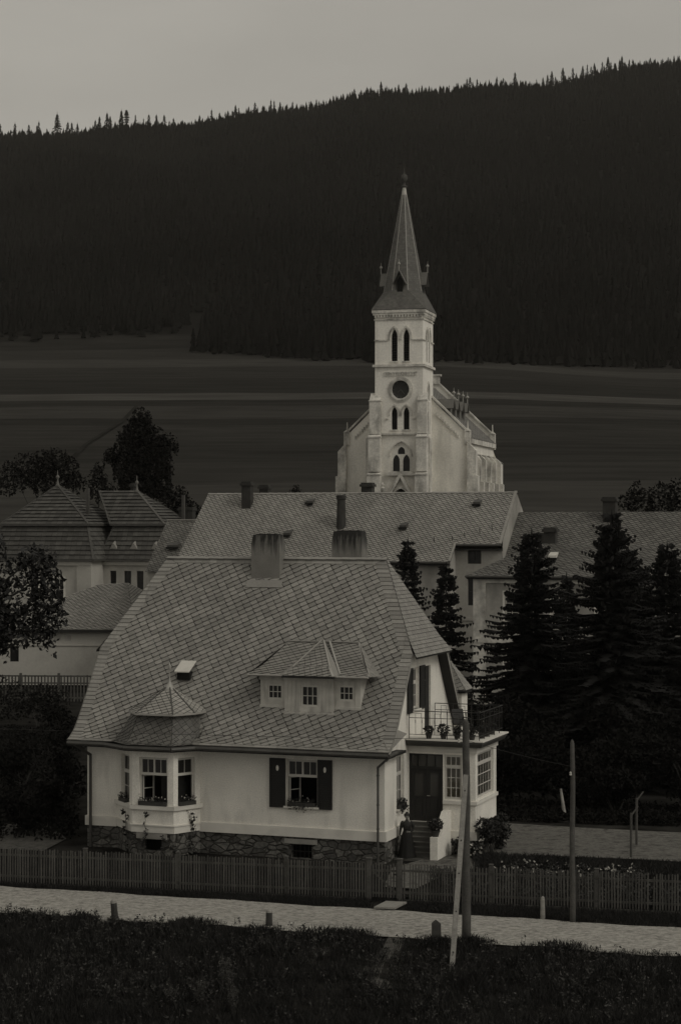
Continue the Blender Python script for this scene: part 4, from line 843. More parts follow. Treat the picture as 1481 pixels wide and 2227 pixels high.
# ---------------------------------------------------------------- street fence, gate, markers, poles
def ln(p, q, t): return (p[0] + (q[0] - p[0]) * t, p[1] + (q[1] - p[1]) * t)
FA, FB = (-13.6, 68.37), (12.6, 62.42); FD = Vector((FB[0] - FA[0], FB[1] - FA[1], 0)); FL = FD.length; fu = FD.normalized(); fyaw = math.degrees(math.atan2(fu.y, fu.x))
def fpos(x): return (x - FA[0]) / fu.x      # along-fence distance for a given x
def fence_run(a0, a1, label, seed, posts):
    o = Vector((FA[0], FA[1], 0)) + fu * a0; t = thing('picket_fence', label, 'fence', o, fyaw, None); rnd = random.Random(seed); L = a1 - a0
    bounds = [0] + [p - a0 for p in posts if a0 + .3 < p < a1 - .3] + [L]
    for b0, b1 in zip(bounds, bounds[1:]):
        mb = MB(); x = b0 + .08
        while x < b1 - .04:
            h = 1.30 + rnd.uniform(-.03, .03) - (.12 if rnd.random() < .03 else 0); tl = rnd.uniform(-.018, .018); w_ = .048
            mb.add([(x, -.055, .10), (x + w_, -.055, .10), (x + w_, -.03, .10), (x, -.03, .10), (x + tl, -.055, h - .03), (x + w_ + tl, -.055, h - .03), (x + w_ + tl, -.03, h - .03), (x + tl, -.03, h - .03), (x + w_ / 2 + tl, -.055, h), (x + w_ / 2 + tl, -.03, h)],
                   [(0, 1, 5, 8, 4), (3, 7, 9, 6, 2), (1, 2, 6, 5), (0, 4, 7, 3), (5, 6, 9, 8), (4, 8, 9, 7), (0, 3, 2, 1)]); x += .098 * rnd.uniform(.93, 1.07) + (.10 if rnd.random() < .012 else 0)
        mb.build('picket_panel', fence_w, t)
        mb = MB(); mb.box(b0, b1, -.03, .03, 1.02, 1.09); mb.box(b0, b1, -.03, .03, .28, .35); mb.box(b0, b1, -.04, .04, -.12, .08); mb.build('rail', fence_w, t)
    for b in bounds[(1 if a0 > 0 else 0):]: mb = MB(); mb.box(b - .06, b + .06, -.03, .09, -.3, 1.36); mb.box(b - .075, b + .075, -.045, .105, 1.36, 1.39); mb.build('post', fence_w, t)
    return t
gL, gR = fpos(1.02), fpos(1.93)
fence_run(0, gL - .12, 'weathered picket fence in front of the villa, left of the gate', 5, [fpos(x) for x in (-8.9, -5.6, -1.85)])
fence_run(gR + .12, FL, 'weathered picket fence right of the gate running behind the telegraph poles', 6, [fpos(x) for x in (5.0, 8.4)])
t = thing('garden_gate', 'closed picket gate with diagonal brace between two thick posts', 'gate', Vector((FA[0], FA[1], 0)) + fu * gL, fyaw); gwid = gR - gL
mb = MB(); x = .07; k = 0
while x < gwid - .06: mb.box(x, x + .045, -.06, -.035, .14, 1.26 + .05 * math.sin(k)); x += .10; k += 1
mb.build('pickets', fence_w, t); mb = MB(); mb.box(.05, gwid - .05, -.035, .0, 1.0, 1.07); mb.box(.05, gwid - .05, -.035, .0, .24, .31); mb.beam((.08, -.017, 1.0), (gwid - .08, -.017, .31), .03, .06); mb.build('frame', fence_w, t)
for x in (-.06, gwid + .06): mb = MB(); mb.box(x - .08, x + .08, -.08, .08, -.3, 1.42); mb.box(x - .10, x + .10, -.10, .10, 1.42, 1.46); mb.build('gate_post', fence_w, t)
mb = MB(); mb.box(gwid - .16, gwid - .04, -.085, -.06, .9, .96); mb.build('latch', iron, t)
mb = MB(); c0 = Vector((1.1, 63.35, .075)); 
for k in range(2): a = c0 + fu * (.36 * k); mb.extr([a, a + fu * .34, a + fu * .34 + Vector((.42, 1.0, 0)), a + Vector((.42, 1.0, 0))], (0, 0, .06))
tag(mb.build('stone_slab', slab_m), 'pale stone slabs bridging the verge in front of the garden gate', 'paving slab')

def marker(x, y, h, r, m, label, kind='round', tilt=0, cap=None, group='guard stones along the road'):
    t = thing('guard_stone', label, 'guard stone', (x, y, gz(x, y) - .1), 20, group); t.rotation_euler = (0, R(tilt), R(10)); mb = MB(); h += .1
    if kind == 'round': mb.lathe([(r * 1.15, 0), (r, h * .5), (r * .95, h * .85), (r * .7, h * .96), (r * .2, h)], n=12)
    else:
        b = [(-r, -r * .8), (r, -r * .8), (r, r * .8), (-r, r * .8)]; mb.add([(p, q, 0) for p, q in b] + [(p * .95, q * .95, h * .85) for p, q in b] + [(0, -r * .7, h), (0, r * .7, h)], [(0, 1, 5, 4), (1, 2, 6, 5), (2, 3, 7, 6), (3, 0, 4, 7), (4, 5, 8), (5, 6, 9, 8), (6, 7, 9), (7, 4, 8, 9)])
    mb.build('shaft', m, t)
    if cap: mb = MB(); mb.lathe([(r * .98, h * .84), (r * .9, h * .93), (r * .55, h * .985), (r * .1, h + .012)], n=12); mb.build('painted_top', stonep, t)
    return t
marker(-7.22, 61.95, .66, .105, stoned, 'leaning guard stone with whitewashed top at the left road edge', tilt=-5, cap=True)
marker(-7.60, 61.75, .16, .16, stonep, 'low rounded white stone in the grass beside the leaning guard stone')
marker(-2.25, 60.85, .56, .105, stoned, 'upright dark guard stone at the road edge below the front window', cap=True)
marker(2.93, 59.05, .58, .13, stoned, 'squared dark guard stone with pointed top left of the braced pole', kind='sq')
marker(6.48, 61.9, .76, .075, stonep, 'slim white-topped marker post on the far side of the road between the poles')
def pole(name, label, x, y, h, r, z=None, lean=0):
    t = thing(name, label, 'telegraph pole', (x, y, (gz(x, y) if z is None else z) - .3), 0, 'telegraph poles by the road'); mb = MB(); r0 = r * 1.15; prof = []
    for k in range(9): prof.append((r0 + (r * .82 - r0) * k / 8, (h + .3) * k / 8))
    prof += [(r * .62, h + .36), (r * .2, h + .42)]; mb.lathe(prof, n=12)
    mb.v = [(a + .012 * math.sin(c * 1.7) + lean * c, b + .01 * math.sin(c * 2.3), c) for a, b, c in mb.v]; mb.build('shaft', pole_w, t, smooth=True); return t
def insulator(t, x, y, z, sg=1):
    mb = MB(); mb.bar((x, y, z), (x + sg * .14, y - .02, z + .02), .012, 5); mb.bar((x + sg * .14, y - .02, z), (x + sg * .14, y - .02, z + .09), .01, 5); o = mb.build('bracket', iron, t)
    mb = MB(); mb.lathe([(.035, 0), (.045, .02), (.03, .06), (.04, .08), (.015, .12)], (x + sg * .14, y - .02, z + .06), 9); mb.build('insulator', petal, o)
p1 = pole('telegraph_pole', 'thick dark telegraph pole at the road edge supported by a slanting timber', 3.83, 58.9, 6.62, .125); insulator(p1, -.09, -.10, 6.28, -1)
p2 = pole('telegraph_pole', 'slimmer telegraph pole standing at the fence on the right', 7.38, 61.45, 5.72, .085); insulator(p2, -.05, -.08, 4.95, -.15)
mb = MB(); bt = Vector((-.02, -.14, 5.35)); bb = Vector((-.66, -2.9, -.75)); mb.beam(bb, bt, .15, .13, up=(0, 1, 0)); mb.build('brace', brace_w, p1, 'bare pale timber brace bolted to the pole')
mb = MB()
for k in (.07, .3, .45, .62, .8): q = bt.lerp(bb, k); mb.bar(q + Vector((0, -.10, 0)), q + Vector((0, .05, 0)), .022, 6)
mb.build('bolt', iron, p1)
def wire(a, b, sag, label):
    mb = MB(); a = Vector(a); b = Vector(b); pr = a
    for k in range(1, 25): t = k / 24; q = a.lerp(b, t); q.z -= sag * 4 * t * (1 - t); mb.bar(pr, q, .007, 4, caps=False); pr = q
    tag(mb.build('telegraph_wire', iron), label, 'wire')
wire((3.72, 58.78, 6.15), (-40, 73, 6.9), .5, 'thin telegraph wire running left from the braced pole across the villa')
wire((3.72, 58.78, 6.15), (7.3, 61.37, 5.0), .05, 'thin telegraph wire between the two telegraph poles')
for x, y, h, lb in ((11.0, 73.1, 1.75, 'thin dark post in the yard near the right edge'), (11.65, 76.0, 1.9, 'second thin dark post in the yard further back by the right edge')):
    t = thing('wooden_post', lb, 'post', (x, y, 0), 0, 'thin posts in the garden yard'); mb = MB(); mb.bar((0, 0, -.1), (0, 0, h), .05, 7); mb.build('shaft', pole_w, t); mb = MB(); mb.bar((0, 0, h - .1), (.28, .1, h + .25), .03, 6); mb.build('fork', pole_w, t)
mb = MB(); mb.bar((9.68, 83.3, 0), (9.52, 83.5, 1.25), .09, 8, r2=.05); tag(mb.build('pale_stake', stonep), 'short pale leaning stake in front of the dark shrubs behind the yard', 'stake')

# ================================================================ buildings behind
def simple_window(par, pl, w, h, cols=2, rows=3, surround=0, jm=None):
    if surround: mb = MB(); pl.box(mb, -surround, w + surround, h, h + surround, -.02, .04); pl.box(mb, -surround, 0, 0, h, -.02, .04); pl.box(mb, w, w + surround, 0, h, -.02, .04); mb.build('surround', trim, par)
    return window(par, pl, w, h, cols=cols, tr=0, low_rows=rows, sashes=1, inset=.10, fr=.06, mun=.035, jm=jm, sill=False)
def roof_vent(par, p, w=.5, m=None):
    x, y, z = p; mb = MB(); mb.hexa([(x - w / 2, y - .3, z - .1), (x + w / 2, y - .3, z - .1), (x + w / 2, y + .35, z + .1), (x - w / 2, y + .35, z + .1), (x - w / 2, y - .3, z + .16), (x + w / 2, y - .3, z + .16), (x + w / 2, y + .35, z + .36), (x - w / 2, y + .35, z + .36)], 0)
    mb.box(x - w / 2 - .05, x + w / 2 + .05, y - .42, y - .31, z - .12, z + .02, 1); return mb.build('roof_vent', [m or MATS['gutter_zinc'], room], par)
def dark_chimney(par, u0, u1, v0, v1, z0, z1, cap=.10):
    mb = MB(); mb.box(u0, u1, v0, v1, z0, z1 - .3); mb.box(u0 - cap, u1 + cap, v0 - cap, v1 + cap, z1 - .3, z1 - .12); mb.box(u0 - .02, u1 + .02, v0 - .02, v1 + .02, z1 - .12, z1); return mb.build('chimney', brick, par)
BD_ = dict(e1=(.30, .12), e2=(-.13, .18))
# long slate-roofed building
LB = thing('long_building', 'long building with wide pale slate roof between the villa and the church', 'building', (7.54, 133, 0), -19.7)
mb = MB(); uL, uR = -20.45, 3.35; sl_ = .845; zz = lambda v: 10.1 + (v + .4) * sl_; vr_ = 5.4; zr = zz(vr_)
A_ = [(uL, -.4, zz(-.4)), (0, -.4, zz(-.4)), (0, vr_, zr), (uL, vr_, zr)]; roof_plane(mb, A_, **BD_, skirt=False, lift=.02, gap=.03, stag=0)
B_ = [(0, 1.03, zz(1.03)), (uR, 1.03, zz(1.03)), (uR, vr_, zr), (0, vr_, zr)]; roof_plane(mb, B_, **BD_, skirt=False, lift=.02, gap=.03, stag=0)
mb.poly([(uL, vr_, zr), (uR, vr_, zr), (uR, 11.6, zr - 5), (uL, 11.6, zr - 5)], 0)
rf = mb.build('roof', [slate_b, under], LB); mb = MB(); plates(mb, (uL, vr_, zr), (uR, vr_, zr), (0, 0, 1), .16, .7, .03); mb.build('ridge_cap', slate_b, rf); mb = MB(); mb.beam((0.06, -.42, zz(-.4) + .05), (0.06, 1.03, zz(1.03) + .05), .14, .1); mb.build('verge_flashing', slate_b, rf); mb = MB(); mb.beam((uR - .08, 1.0, zz(1.03) + .04), (uR - .08, vr_, zr + .04), .2, .10); mb.build('verge_flashing', slate_b, rf)
mb = MB(); mb.bar((uL, -.45, 10.05), (0, -.45, 10.05), .09, 7); mb.bar((0.2, .98, zz(1.03) - .06), (uR, .98, zz(1.03) - .06), .09, 7); mb.build('gutter', gutter_m, rf); mb = MB(); mb.box(uL, 0, -.38, .1, 9.86, 9.95); mb.box(0.1, uR, 1.05, 1.5, 10.9, 11.0); mb.build('soffit', dark_w, rf)
mb = MB(); F1 = Pl((uL, 0, 0), (1, 0, 0)); wall(mb, F1, 0, -uL, 0, 9.95); F2 = Pl((0, 1.45, 0), (1, 0, 0)); wl = [(.85, 1.82, 9.95, 10.88), (.85, 1.9, 7.05, 8.95)]; wall(mb, F2, 0, uR, 0, 11.0, wl)
mb.poly([(0, 0, 0), (0, 1.45, 0), (0, 1.45, 11.2), (0, 0, 10.0)]); GR = Pl((uR, 1.45, 0), (0, 1, 0)); wall(mb, GR, 0, 10, 0, 16, [], bound=[(0, 0), (10, 0), (10, 10.4), (3.95, zr - .12), (0, zz(1.45) - .12)])
mb.poly([(uL, 0, 0), (uL, 0, 10.0), (uL, vr_, zr - .1), (uL, 11.4, 10.0), (uL, 11.4, 0)]); mb.box(0, uR, 1.38, 1.5, 6.0, 6.2); mb.build('wall', back_pl, LB)
for a in wl: simple_window(LB, F2.at(a[0], a[2]), a[1] - a[0], a[3] - a[2], 2, 2, jm=dark_w)
for u, v in ((-11.95, 4.5), (-12.65, 1.75), (-4.1, 2.4), (.75, 4.35)): roof_vent(LB, (u, v, zz(v)))
for u, v in ((-1.5, 1.2), (0.6, 1.6), (1.6, 1.9), (2.4, 2.2), (-.2, 1.3)): mb = MB(); mb.beam((u, v, zz(v)), (u, v - .1, zz(v) + .35), .04, .06); mb.build('snow_hook', iron, LB)
dark_chimney(LB, -17.2, -16.5, 4.0, 4.6, 13.3, 15.85); dark_chimney(LB, -16.6, -15.9, 6.0, 6.6, 13.5, 15.65); dark_chimney(LB, -8.55, -7.75, 6.0, 6.7, 13.5, 15.75)
mb = MB(); mb.lathe([(.42, 0), (.36, .3), (.30, 2.55), (.36, 2.6), (.36, 2.85), (.28, 2.9)], (-8.85, 2.5, 11.9), 12); mb.build('flue_pipe', brick, LB)
# lower continuation to the right
LR = thing('rear_wing', 'lower slate-roofed wing adjoining the long building at the right edge', 'building', (7.54, 133, 0), -19.7)
mb = MB(); z2 = 13.55; roof_plane(mb, [(uR + .02, 1.2, 9.7), (15.5, 1.2, 9.7), (15.5, 5.8, z2), (uR + .02, 5.8, z2)], **BD_, skirt=False, lift=.02, gap=.03, stag=0); mb.poly([(uR + .02, 5.8, z2), (15.5, 5.8, z2), (15.5, 10.5, 9.7), (uR + .02, 10.5, 9.7)]); mb.build('roof', [slate_d, under], LR)
mb = MB(); wall(mb, Pl((uR + .02, 1.6, 0), (1, 0, 0)), 0, 12.1, 0, 9.8); mb.poly([(15.45, 1.6, 0), (15.45, 10.2, 0), (15.45, 10.2, 9.8), (15.45, 5.8, 13.4), (15.45, 1.6, 9.8)]); mb.build('wall', back_pl, LR)
dark_chimney(LR, 9.6, 10.5, 4.9, 5.7, 11.5, 14.6); dark_chimney(LR, 5.6, 6.5, 2.2, 2.9, 9.5, 12.1); roof_vent(LR, (5.9, 2.9, 11.2))
# side wing with hipped roof
WB = thing('side_wing', 'two-storey building with low hipped slate roof behind the spruces', 'building', ((1031 - 740) / 4200 * 120, 120, 0), -19.7)
mb = MB(); e = .42; zt = 11.45
roof_plane(mb, [(-e, -e, 9.5), (13, -e, 9.5), (13, 3.2, zt), (3.1, 3.2, zt)], **BD_, skirt=False, lift=.02, gap=.03, stag=0); roof_plane(mb, [(-e, 7, 9.5), (-e, -e, 9.5), (3.1, 3.2, zt), (3.1, 3.8, zt)], **BD_, skirt=False, lift=.02, gap=.03)
mb.poly([(3.1, 3.2, zt), (13, 3.2, zt), (13, 3.8, zt), (3.1, 3.8, zt)]); mb.poly([(3.1, 3.8, zt), (13, 3.8, zt), (13, 7, 9.5), (-e, 7, 9.5)]); rf = mb.build('roof', [slate_d, under], WB)
mb = MB(); mb.bar((-e, -e - .05, 9.45), (13, -e - .05, 9.45), .08, 7); mb.bar((-e, -e, 9.45), (-e, 7, 9.45), .08, 7); mb.build('gutter', gutter_m, rf); mb = MB(); mb.box(-.4, 13, -.4, 7, 9.30, 9.38); mb.build('soffit', dark_w, rf)
mb = MB(); F3 = Pl((0, 0, 0), (1, 0, 0)); w3 = [(1.95, 2.85, 6.6, 8.45), (4.9, 5.8, 6.6, 8.45), (7.7, 8.6, 6.6, 8.45)] + [(1.95, 2.85, 2.4, 4.3), (4.9, 5.8, 2.4, 4.3), (7.7, 8.6, 2.4, 4.3)]; wall(mb, F3, 0, 12.8, 0, 9.35, w3); wall(mb, Pl((0, 6.8, 0), (0, -1, 0)), 0, 6.8, 0, 9.35); wall(mb, Pl((12.8, 0, 0), (0, 1, 0)), 0, 6.8, 0, 9.35)
mb.build('wall', back_pl, WB); mb = MB(); F3.box(mb, -.05, .75, 0, 5.35, -.02, .09); F3.box(mb, -.05, .75, 5.65, 9.3, -.02, .09); F3.box(mb, -.08, 12.8, 5.35, 5.65, -.02, .14); F3.box(mb, -.05, 12.8, 9.05, 9.3, -.02, .12); mb.build('pilaster', church_st, WB)
for a in w3: simple_window(WB, F3.at(a[0], a[2]), a[1] - a[0], a[3] - a[2], 2, 3, .14)
dark_chimney(WB, 3.6, 4.35, 3.3, 3.9, 10.8, 12.5); dark_chimney(WB, 7.4, 8.0, 3.2, 3.8, 10.8, 12.3); roof_vent(WB, (4.6, 1.7, 10.6), .5, metal_l)

mat('tarnished_zinc', .12, rough=.6, var=.2)
# left villa with mansard roof
ML = thing('mansard_house', 'grey house with dark tiled mansard roof and ball finials at the left', 'house', ((225 - 740) / 4200 * 165, 165, 0), -19.7)
TD = dict(e1=(.5, 0), e2=(0, .42)); mb = MB(); rb = MB()
def man(u0, u1, v0, v1, zk, ztop, zl, flare=.35, ridge=None, in_=.75):
    (ra, rb_) = ridge
    K = [(u0 + in_, v0 + in_, zk), (u1 - in_, v0 + in_, zk), (u1 - in_, v1 - in_, zk), (u0 + in_, v1 - in_, zk)]; o = .3
    Ke = [(u0 + in_ - o, v0 + in_ - o, zk - .1), (u1 - in_ + o, v0 + in_ - o, zk - .1), (u1 - in_ + o, v1 - in_ + o, zk - .1), (u0 + in_ - o, v1 - in_ + o, zk - .1)]
    Lo = [(u0 - .4, v0 - .4, zl), (u1 + .4, v0 - .4, zl), (u1 + .4, v1 + .4, zl), (u0 - .4, v1 + .4, zl)]; kw = dict(skirt=False, lift=.09, h0=.01, gap=.012, stag=0)
    roof_plane(mb, [Ke[0], Ke[1], rb_, ra] if ra != rb_ else [Ke[0], Ke[1], ra], **TD, **kw); roof_plane(mb, [Ke[1], Ke[2], rb_], **TD, **kw); roof_plane(mb, [Ke[3], Ke[0], ra], **TD, **kw); roof_plane(mb, [Ke[2], Ke[3], ra, rb_] if ra != rb_ else [Ke[2], Ke[3], ra], **TD, **kw)
    for i in range(4): j = (i + 1) % 4; roof_plane(mb, [Lo[i], Lo[j], K[j], K[i]], **TD, **kw); rb.beam(Ke[i], Ke[j], .16, .20); rb.beam(Lo[i], Lo[j], .16, .16)
    for i, t in enumerate((ra, rb_, rb_, ra)): mb_h.beam(Ke[i], t, .22, .14); mb_h.beam(Lo[i], K[i], .20, .12)
mb_h = MB()
man(.0, 6.0, 0, 7, 12.75, 15.9, 9.7, ridge=((-2.0, 3.2, 15.6), (1.6, 3.2, 15.6))); man(-9.5, .0, -2.3, 6, 12.75, 16.2, 9.7, ridge=((-5.2, 1.5, 16.1), (-5.2, 1.5, 16.1)))
rf = mb.build('mansard_roof', [tile_d, under], ML); mb_h.build('hip_tiles', tile_d, rf); rb.build('eave_moulding', gutter_m, rf)
for u in (1.0, 2.9, 4.9):
    mb = MB(); z0 = 10.6; v0 = -.1; mb.hexa([(u - .35, v0 - .05, z0), (u + .35, v0 - .05, z0), (u + .35, v0 + .4, z0 + .4), (u - .35, v0 + .4, z0 + .4), (u - .05, v0 - .1, z0 + .45), (u + .05, v0 - .1, z0 + .45), (u + .05, v0 + .4, z0 + .75), (u - .05, v0 + .4, z0 + .75)]); mb.build('roof_hatch', slate_b, rf)
for p in ((-5.2, 1.5, 16.1), (1.6, 3.2, 15.6)): mb = MB(); mb.lathe([(.30, -.15), (.12, .1), (.06, .5), (.08, .55), (.16, .66), (.16, .78), (.06, .88), (.03, .95), (.02, 1.3)], p, 10); mb.build('finial', MATS['tarnished_zinc'], rf, smooth=True)
for u, v, z, h in ((-1.7, .4, 13.4, 2.4), (6.1, 3, 12.3, 2.9)): mb = MB(); mb.box(u - .12, u + .12, v - .12, v + .12, z, z + h); mb.build('flue_pipe', gutter_m, ML)
dark_chimney(ML, .3, .6, 4.6, 4.9, 14, 16.3); dark_chimney(ML, 4.6, 5.9, 5.3, 6.0, 12, 14.2)
mb = MB(); F4 = Pl((0, 0, 0), (1, 0, 0)); w4 = [(.62, 1.2, 7.0, 8.72), (1.94, 2.6, 7.0, 8.72), (3.12, 3.75, 7.0, 8.72), (4.5, 5.1, 7.0, 8.72)]; wall(mb, F4, 0, 6, 0, 9.55, w4); F5 = Pl((-9.5, -2.3, 0), (1, 0, 0)); w5 = [(6.0, 6.9, 6.2, 8.1), (3.6, 4.5, 6.2, 8.1)]; wall(mb, F5, 0, 9.5, 0, 9.55, w5)
wall(mb, Pl((0, -2.3, 0), (0, 1, 0)), 0, 2.3, 0, 9.55); wall(mb, Pl((6, 0, 0), (0, 1, 0)), 0, 7, 0, 9.55); F5.box(mb, 8.2, 9.55, 0, 9.4, -.02, .15); F4.box(mb, 0, 6.05, 9.2, 9.5, -.02, .2); F5.box(mb, 0, 9.6, 9.2, 9.5, -.02, .2); mb.build('wall', left_pl, ML)
for a in w4: simple_window(ML, F4.at(a[0], a[2]), a[1] - a[0], a[3] - a[2], 1, 2, jm=dark_w)
for a in w5: simple_window(ML, F5.at(a[0], a[2]), a[1] - a[0], a[3] - a[2], 2, 2, .16)
mb = MB()
for a in w4[2:]: F4.box(mb, a[0] - .5, a[0] - .04, 7.0, 8.2, 0, .06)
mb.build('shutter', back_pl, ML)
# low slate roof between them
SB = thing('low_shed', 'low slate-roofed annexe squeezed between the mansard house and the long building', 'shed', (-15.2, 150, 0), -19.7)
mb = MB(); roof_plane(mb, [(0, 0, 9.0), (4.5, 0, 9.0), (4.5, 4.2, 13.0), (0, 4.2, 13.0)], **BD_, skirt=False, lift=.02, gap=.03); mb.poly([(0, 4.2, 13.), (4.5, 4.2, 13.), (4.5, 8, 9), (0, 8, 9)]); mb.build('roof', [slate_d, under], SB); mb = MB(); mb.box(.1, 4.4, .3, 7.8, 0, 9.0); mb.build('wall', back_pl, SB); mb = MB(); mb.beam((0, 4.2, 13.05), (4.5, 4.2, 13.05), .2, .08); mb.build('ridge_cap', metal, SB); roof_vent(SB, (1.6, 1.9, 10.9), .9)
# low outbuilding with hipped roof
GB = thing('outbuilding', 'low plastered outbuilding with pale hipped slate roof behind the back fence', 'outbuilding', (-24.0, 150, .2), -3)
mb = MB(); kw = dict(skirt=False, lift=.03, gap=.03, stag=0)
q0, q1, q2, q3 = (-4, -.5, 4.35), (5.6, -.5, 4.35), (5.6, 9.5, 4.35), (-4, 9.5, 4.35); r0, r1 = (4.2 - 4.2 + 4.05, 4.8, 7.55), (4.05, 7.0, 7.55)
r0 = (4.2, 5, 7.6); q1 = (8.2, -.5, 4.35); q2 = (12.5, 10.5, 4.35)
roof_plane(mb, [q0, q1, r0], **BD_, **kw); r1 = (6.6, 5.6, 7.75)
mb.poly([q1, (13.0, 9, 4.35), r1, r0], 1); mb.add([q1, (13.0, 9, 4.35), r1, r0], [(0, 1, 2), (0, 2, 3)], 1)
for tri in ([q1, (13.0, 9, 4.35), r1], [q1, r1, r0]): roof_plane(mb, [Vector(p) + Vector((0, 0, .03)) for p in tri], **BD_, **kw)
mb.poly([q0, r0, (-4, 9.5, 4.35)]); mb.poly([(13.0, 9, 4.35), (-4, 9.5, 4.35), r0, r1]); rf = mb.build('roof', [slate_b, under], GB)
mb = MB(); F6 = Pl((-3.6, 0, 0), (1, 0, 0)); wall(mb, F6, 0, 11.3, 0, 4.2, [(10.2, 11.0, 1.9, 2.7), (1.9, 2.6, 1.8, 3.0)]); F6.box(mb, 0, 11.35, 3.05, 3.15, -.02, .08); mb.poly([(7.7, 0, 0), (12.5, 9, 0), (12.5, 9, 4.2), (7.7, 0, 4.2)]); mb.build('wall', left_pl, GB)
mb = MB(); F6.box(mb, -.3, 11.8, 4.12, 4.3, -.02, .48); mb.build('eave', dark_w, rf)
mb = MB()
for a in (1.6, 5.4, 6.2, 9.7, 10.5): F6.box(mb, a, a + .5, 3.45, 3.85, -.06, .012)
mb.build('vent_panel', back_pl, GB)
mb = MB(); F6.box(mb, 10.2, 11.0, 1.9, 2.7, -.2, -.15); mb.build('hatch', back_pl, GB); mb = MB(); F6.box(mb, 1.9, 2.6, 1.8, 3.0, -.2, -.15); mb.build('dark_opening', room, GB)
for u, v in ((8.3, 4.2), (9.0, 2.4)): mb = MB(); mb.beam((u, v, 6.35 if v > 3 else 5.4), (u + .55, v + .3, 6.0 if v > 3 else 5.0), .12, .12); mb.build('snow_guard', dark_w, rf)
# back fence
BF = thing('board_fence', 'dark upright board fence in front of the outbuilding at the left', 'fence', (-25.5, 137.5, 0), -4); mb = MB(); rnd = random.Random(8); x = 0
while x < 11: mb.box(x, x + .10, -.03, 0, .1, 1.95 + rnd.uniform(-.04, .04)); x += .235
mb.build('board_panel', fence_w, BF); mb = MB(); mb.box(0, 11, 0, .05, 1.84, 1.95); mb.box(0, 11, 0, .05, 1.35, 1.45); mb.box(0, 11, 0, .05, .3, .4); mb.build('rail', fence_w, BF)
for x in (0, 2.75, 5.5, 8.25, 11): mb = MB(); mb.box(x - .08, x + .08, 0, .16, -.2, 2.1); mb.build('post', fence_w, BF)

# ================================================================ church
CH = thing('church', 'pale gothic church with tall pointed spire rising behind the long slate roof', 'church', ((815 - 740) / 4200 * 225, 225, 0), -14.5)
TW = 5.7; F = Pl((0, 0, 0), (1, 0, 0)); SD = Pl((TW, 0, 0), (0, 1, 0)); tw = MB()
def lancet(cx, z0, zsp, r, rise): return dict(cx=cx, z0=z0, zsp=zsp, r=r, rise=rise)
up = [lancet(2.32, 31.66, 34.45, .36, .95), lancet(3.74, 31.66, 34.45, .36, .95)]; lo = [lancet(2.32, 23.7, 25.55, .35, .78), lancet(3.74, 23.7, 25.55, .35, .78)]
nich = lancet(3.1, 18.85, 20.55, 1.28, 1.75); door = lancet(3.1, 11, 15.6, .95, 1.25); ck = (3.05, 28.36, 1.06)
def hole(q): return (q['cx'] - q['r'], q['cx'] + q['r'], q['z0'], q['zsp'] + q['rise'])
hs = [hole(q) for q in up + lo + [nich, door]] + [(ck[0] - ck[2], ck[0] + ck[2], ck[1] - ck[2], ck[1] + ck[2])]
wall(tw, F, 0, TW, 9, 37.1, hs, depth=.35)
for q in up + lo + [nich, door]: arch_fill(tw, F, q['cx'], q['zsp'], q['r'], q['rise'], .35)
for k in range(24):
    a0, a1 = 2 * math.pi * k / 24, 2 * math.pi * (k + 1) / 24; am = (a0 + a1) / 2; c = (ck[0] + ck[2] * (1 if math.cos(am) > 0 else -1), ck[1] + ck[2] * (1 if math.sin(am) > 0 else -1)); P_ = lambda a, d=0, r=ck[2]: F(ck[0] + r * math.cos(a), ck[1] + r * math.sin(a), d)
    tw.poly([F(*c), P_(a0), P_(a1)]); tw.poly([P_(a0), P_(a1), P_(a1, -.3), P_(a0, -.3)])
us = [lancet(2.15, 31.66, 34.45, .34, .95), lancet(3.55, 31.66, 34.45, .34, .95), lancet(2.85, 26.4, 28.2, .42, .95)]
wall(tw, SD, 0, TW, 9, 37.1, [hole(q) for q in us], depth=.35)
for q in us: arch_fill(tw, SD, q['cx'], q['zsp'], q['r'], q['rise'], .35)
wall(tw, Pl((0, TW, 0), (0, -1, 0)), 0, TW, 9, 37.1); wall(tw, Pl((TW, TW, 0), (-1, 0, 0)), 0, TW, 9, 37.1)
CW = tw.build('tower_wall', church_pl, CH)
mo = MB()
def around(z0, z1, d, ex=0.0):
    F.box(mo, -d, TW + d, z0, z1, -.02, d); SD.box(mo, -.02, TW + d, z0, z1, -.02, d); Pl((0, TW, 0), (0, -1, 0)).box(mo, -d, TW, z0, z1, -.02, d)
around(37.05, 37.3, .22); around(37.3, 37.62, .32); around(36.45, 36.6, .10); around(31.0, 31.28, .25)
for pl in (F, SD):
    k = 0
    while k < TW: pl.box(mo, k, k + .16, 36.75, 37.05, -.02, .24); k += .36
for q in up: arch_ring(mo, F, q['cx'], q['zsp'], q['r'] + .16, q['rise'] + .15, .20, -.02, .14, tail=.3)
for q in us[:2]: arch_ring(mo, SD, q['cx'], q['zsp'], q['r'] + .16, q['rise'] + .15, .20, -.02, .14, tail=.3)
arch_ring(mo, SD, us[2]['cx'], us[2]['zsp'], .55, 1.1, .14, -.02, .1, tail=1.6)
for q in lo: arch_ring(mo, F, q['cx'], q['zsp'], q['r'] + .18, q['rise'] + .18, .16, -.02, .14, tail=.25)
F.box(mo, -.05, 1.50, 34.05, 34.2, -.02, .14); F.box(mo, 4.55, TW + .05, 34.05, 34.2, -.02, .14); SD.box(mo, 0, 1.35, 34.05, 34.2, -.02, .14); SD.box(mo, 4.4, TW, 34.05, 34.2, -.02, .14); F.box(mo, 1.3, 1.62, 24.9, 25.05, -.02, .18); F.box(mo, 4.45, 4.8, 24.9, 25.05, -.02, .18)
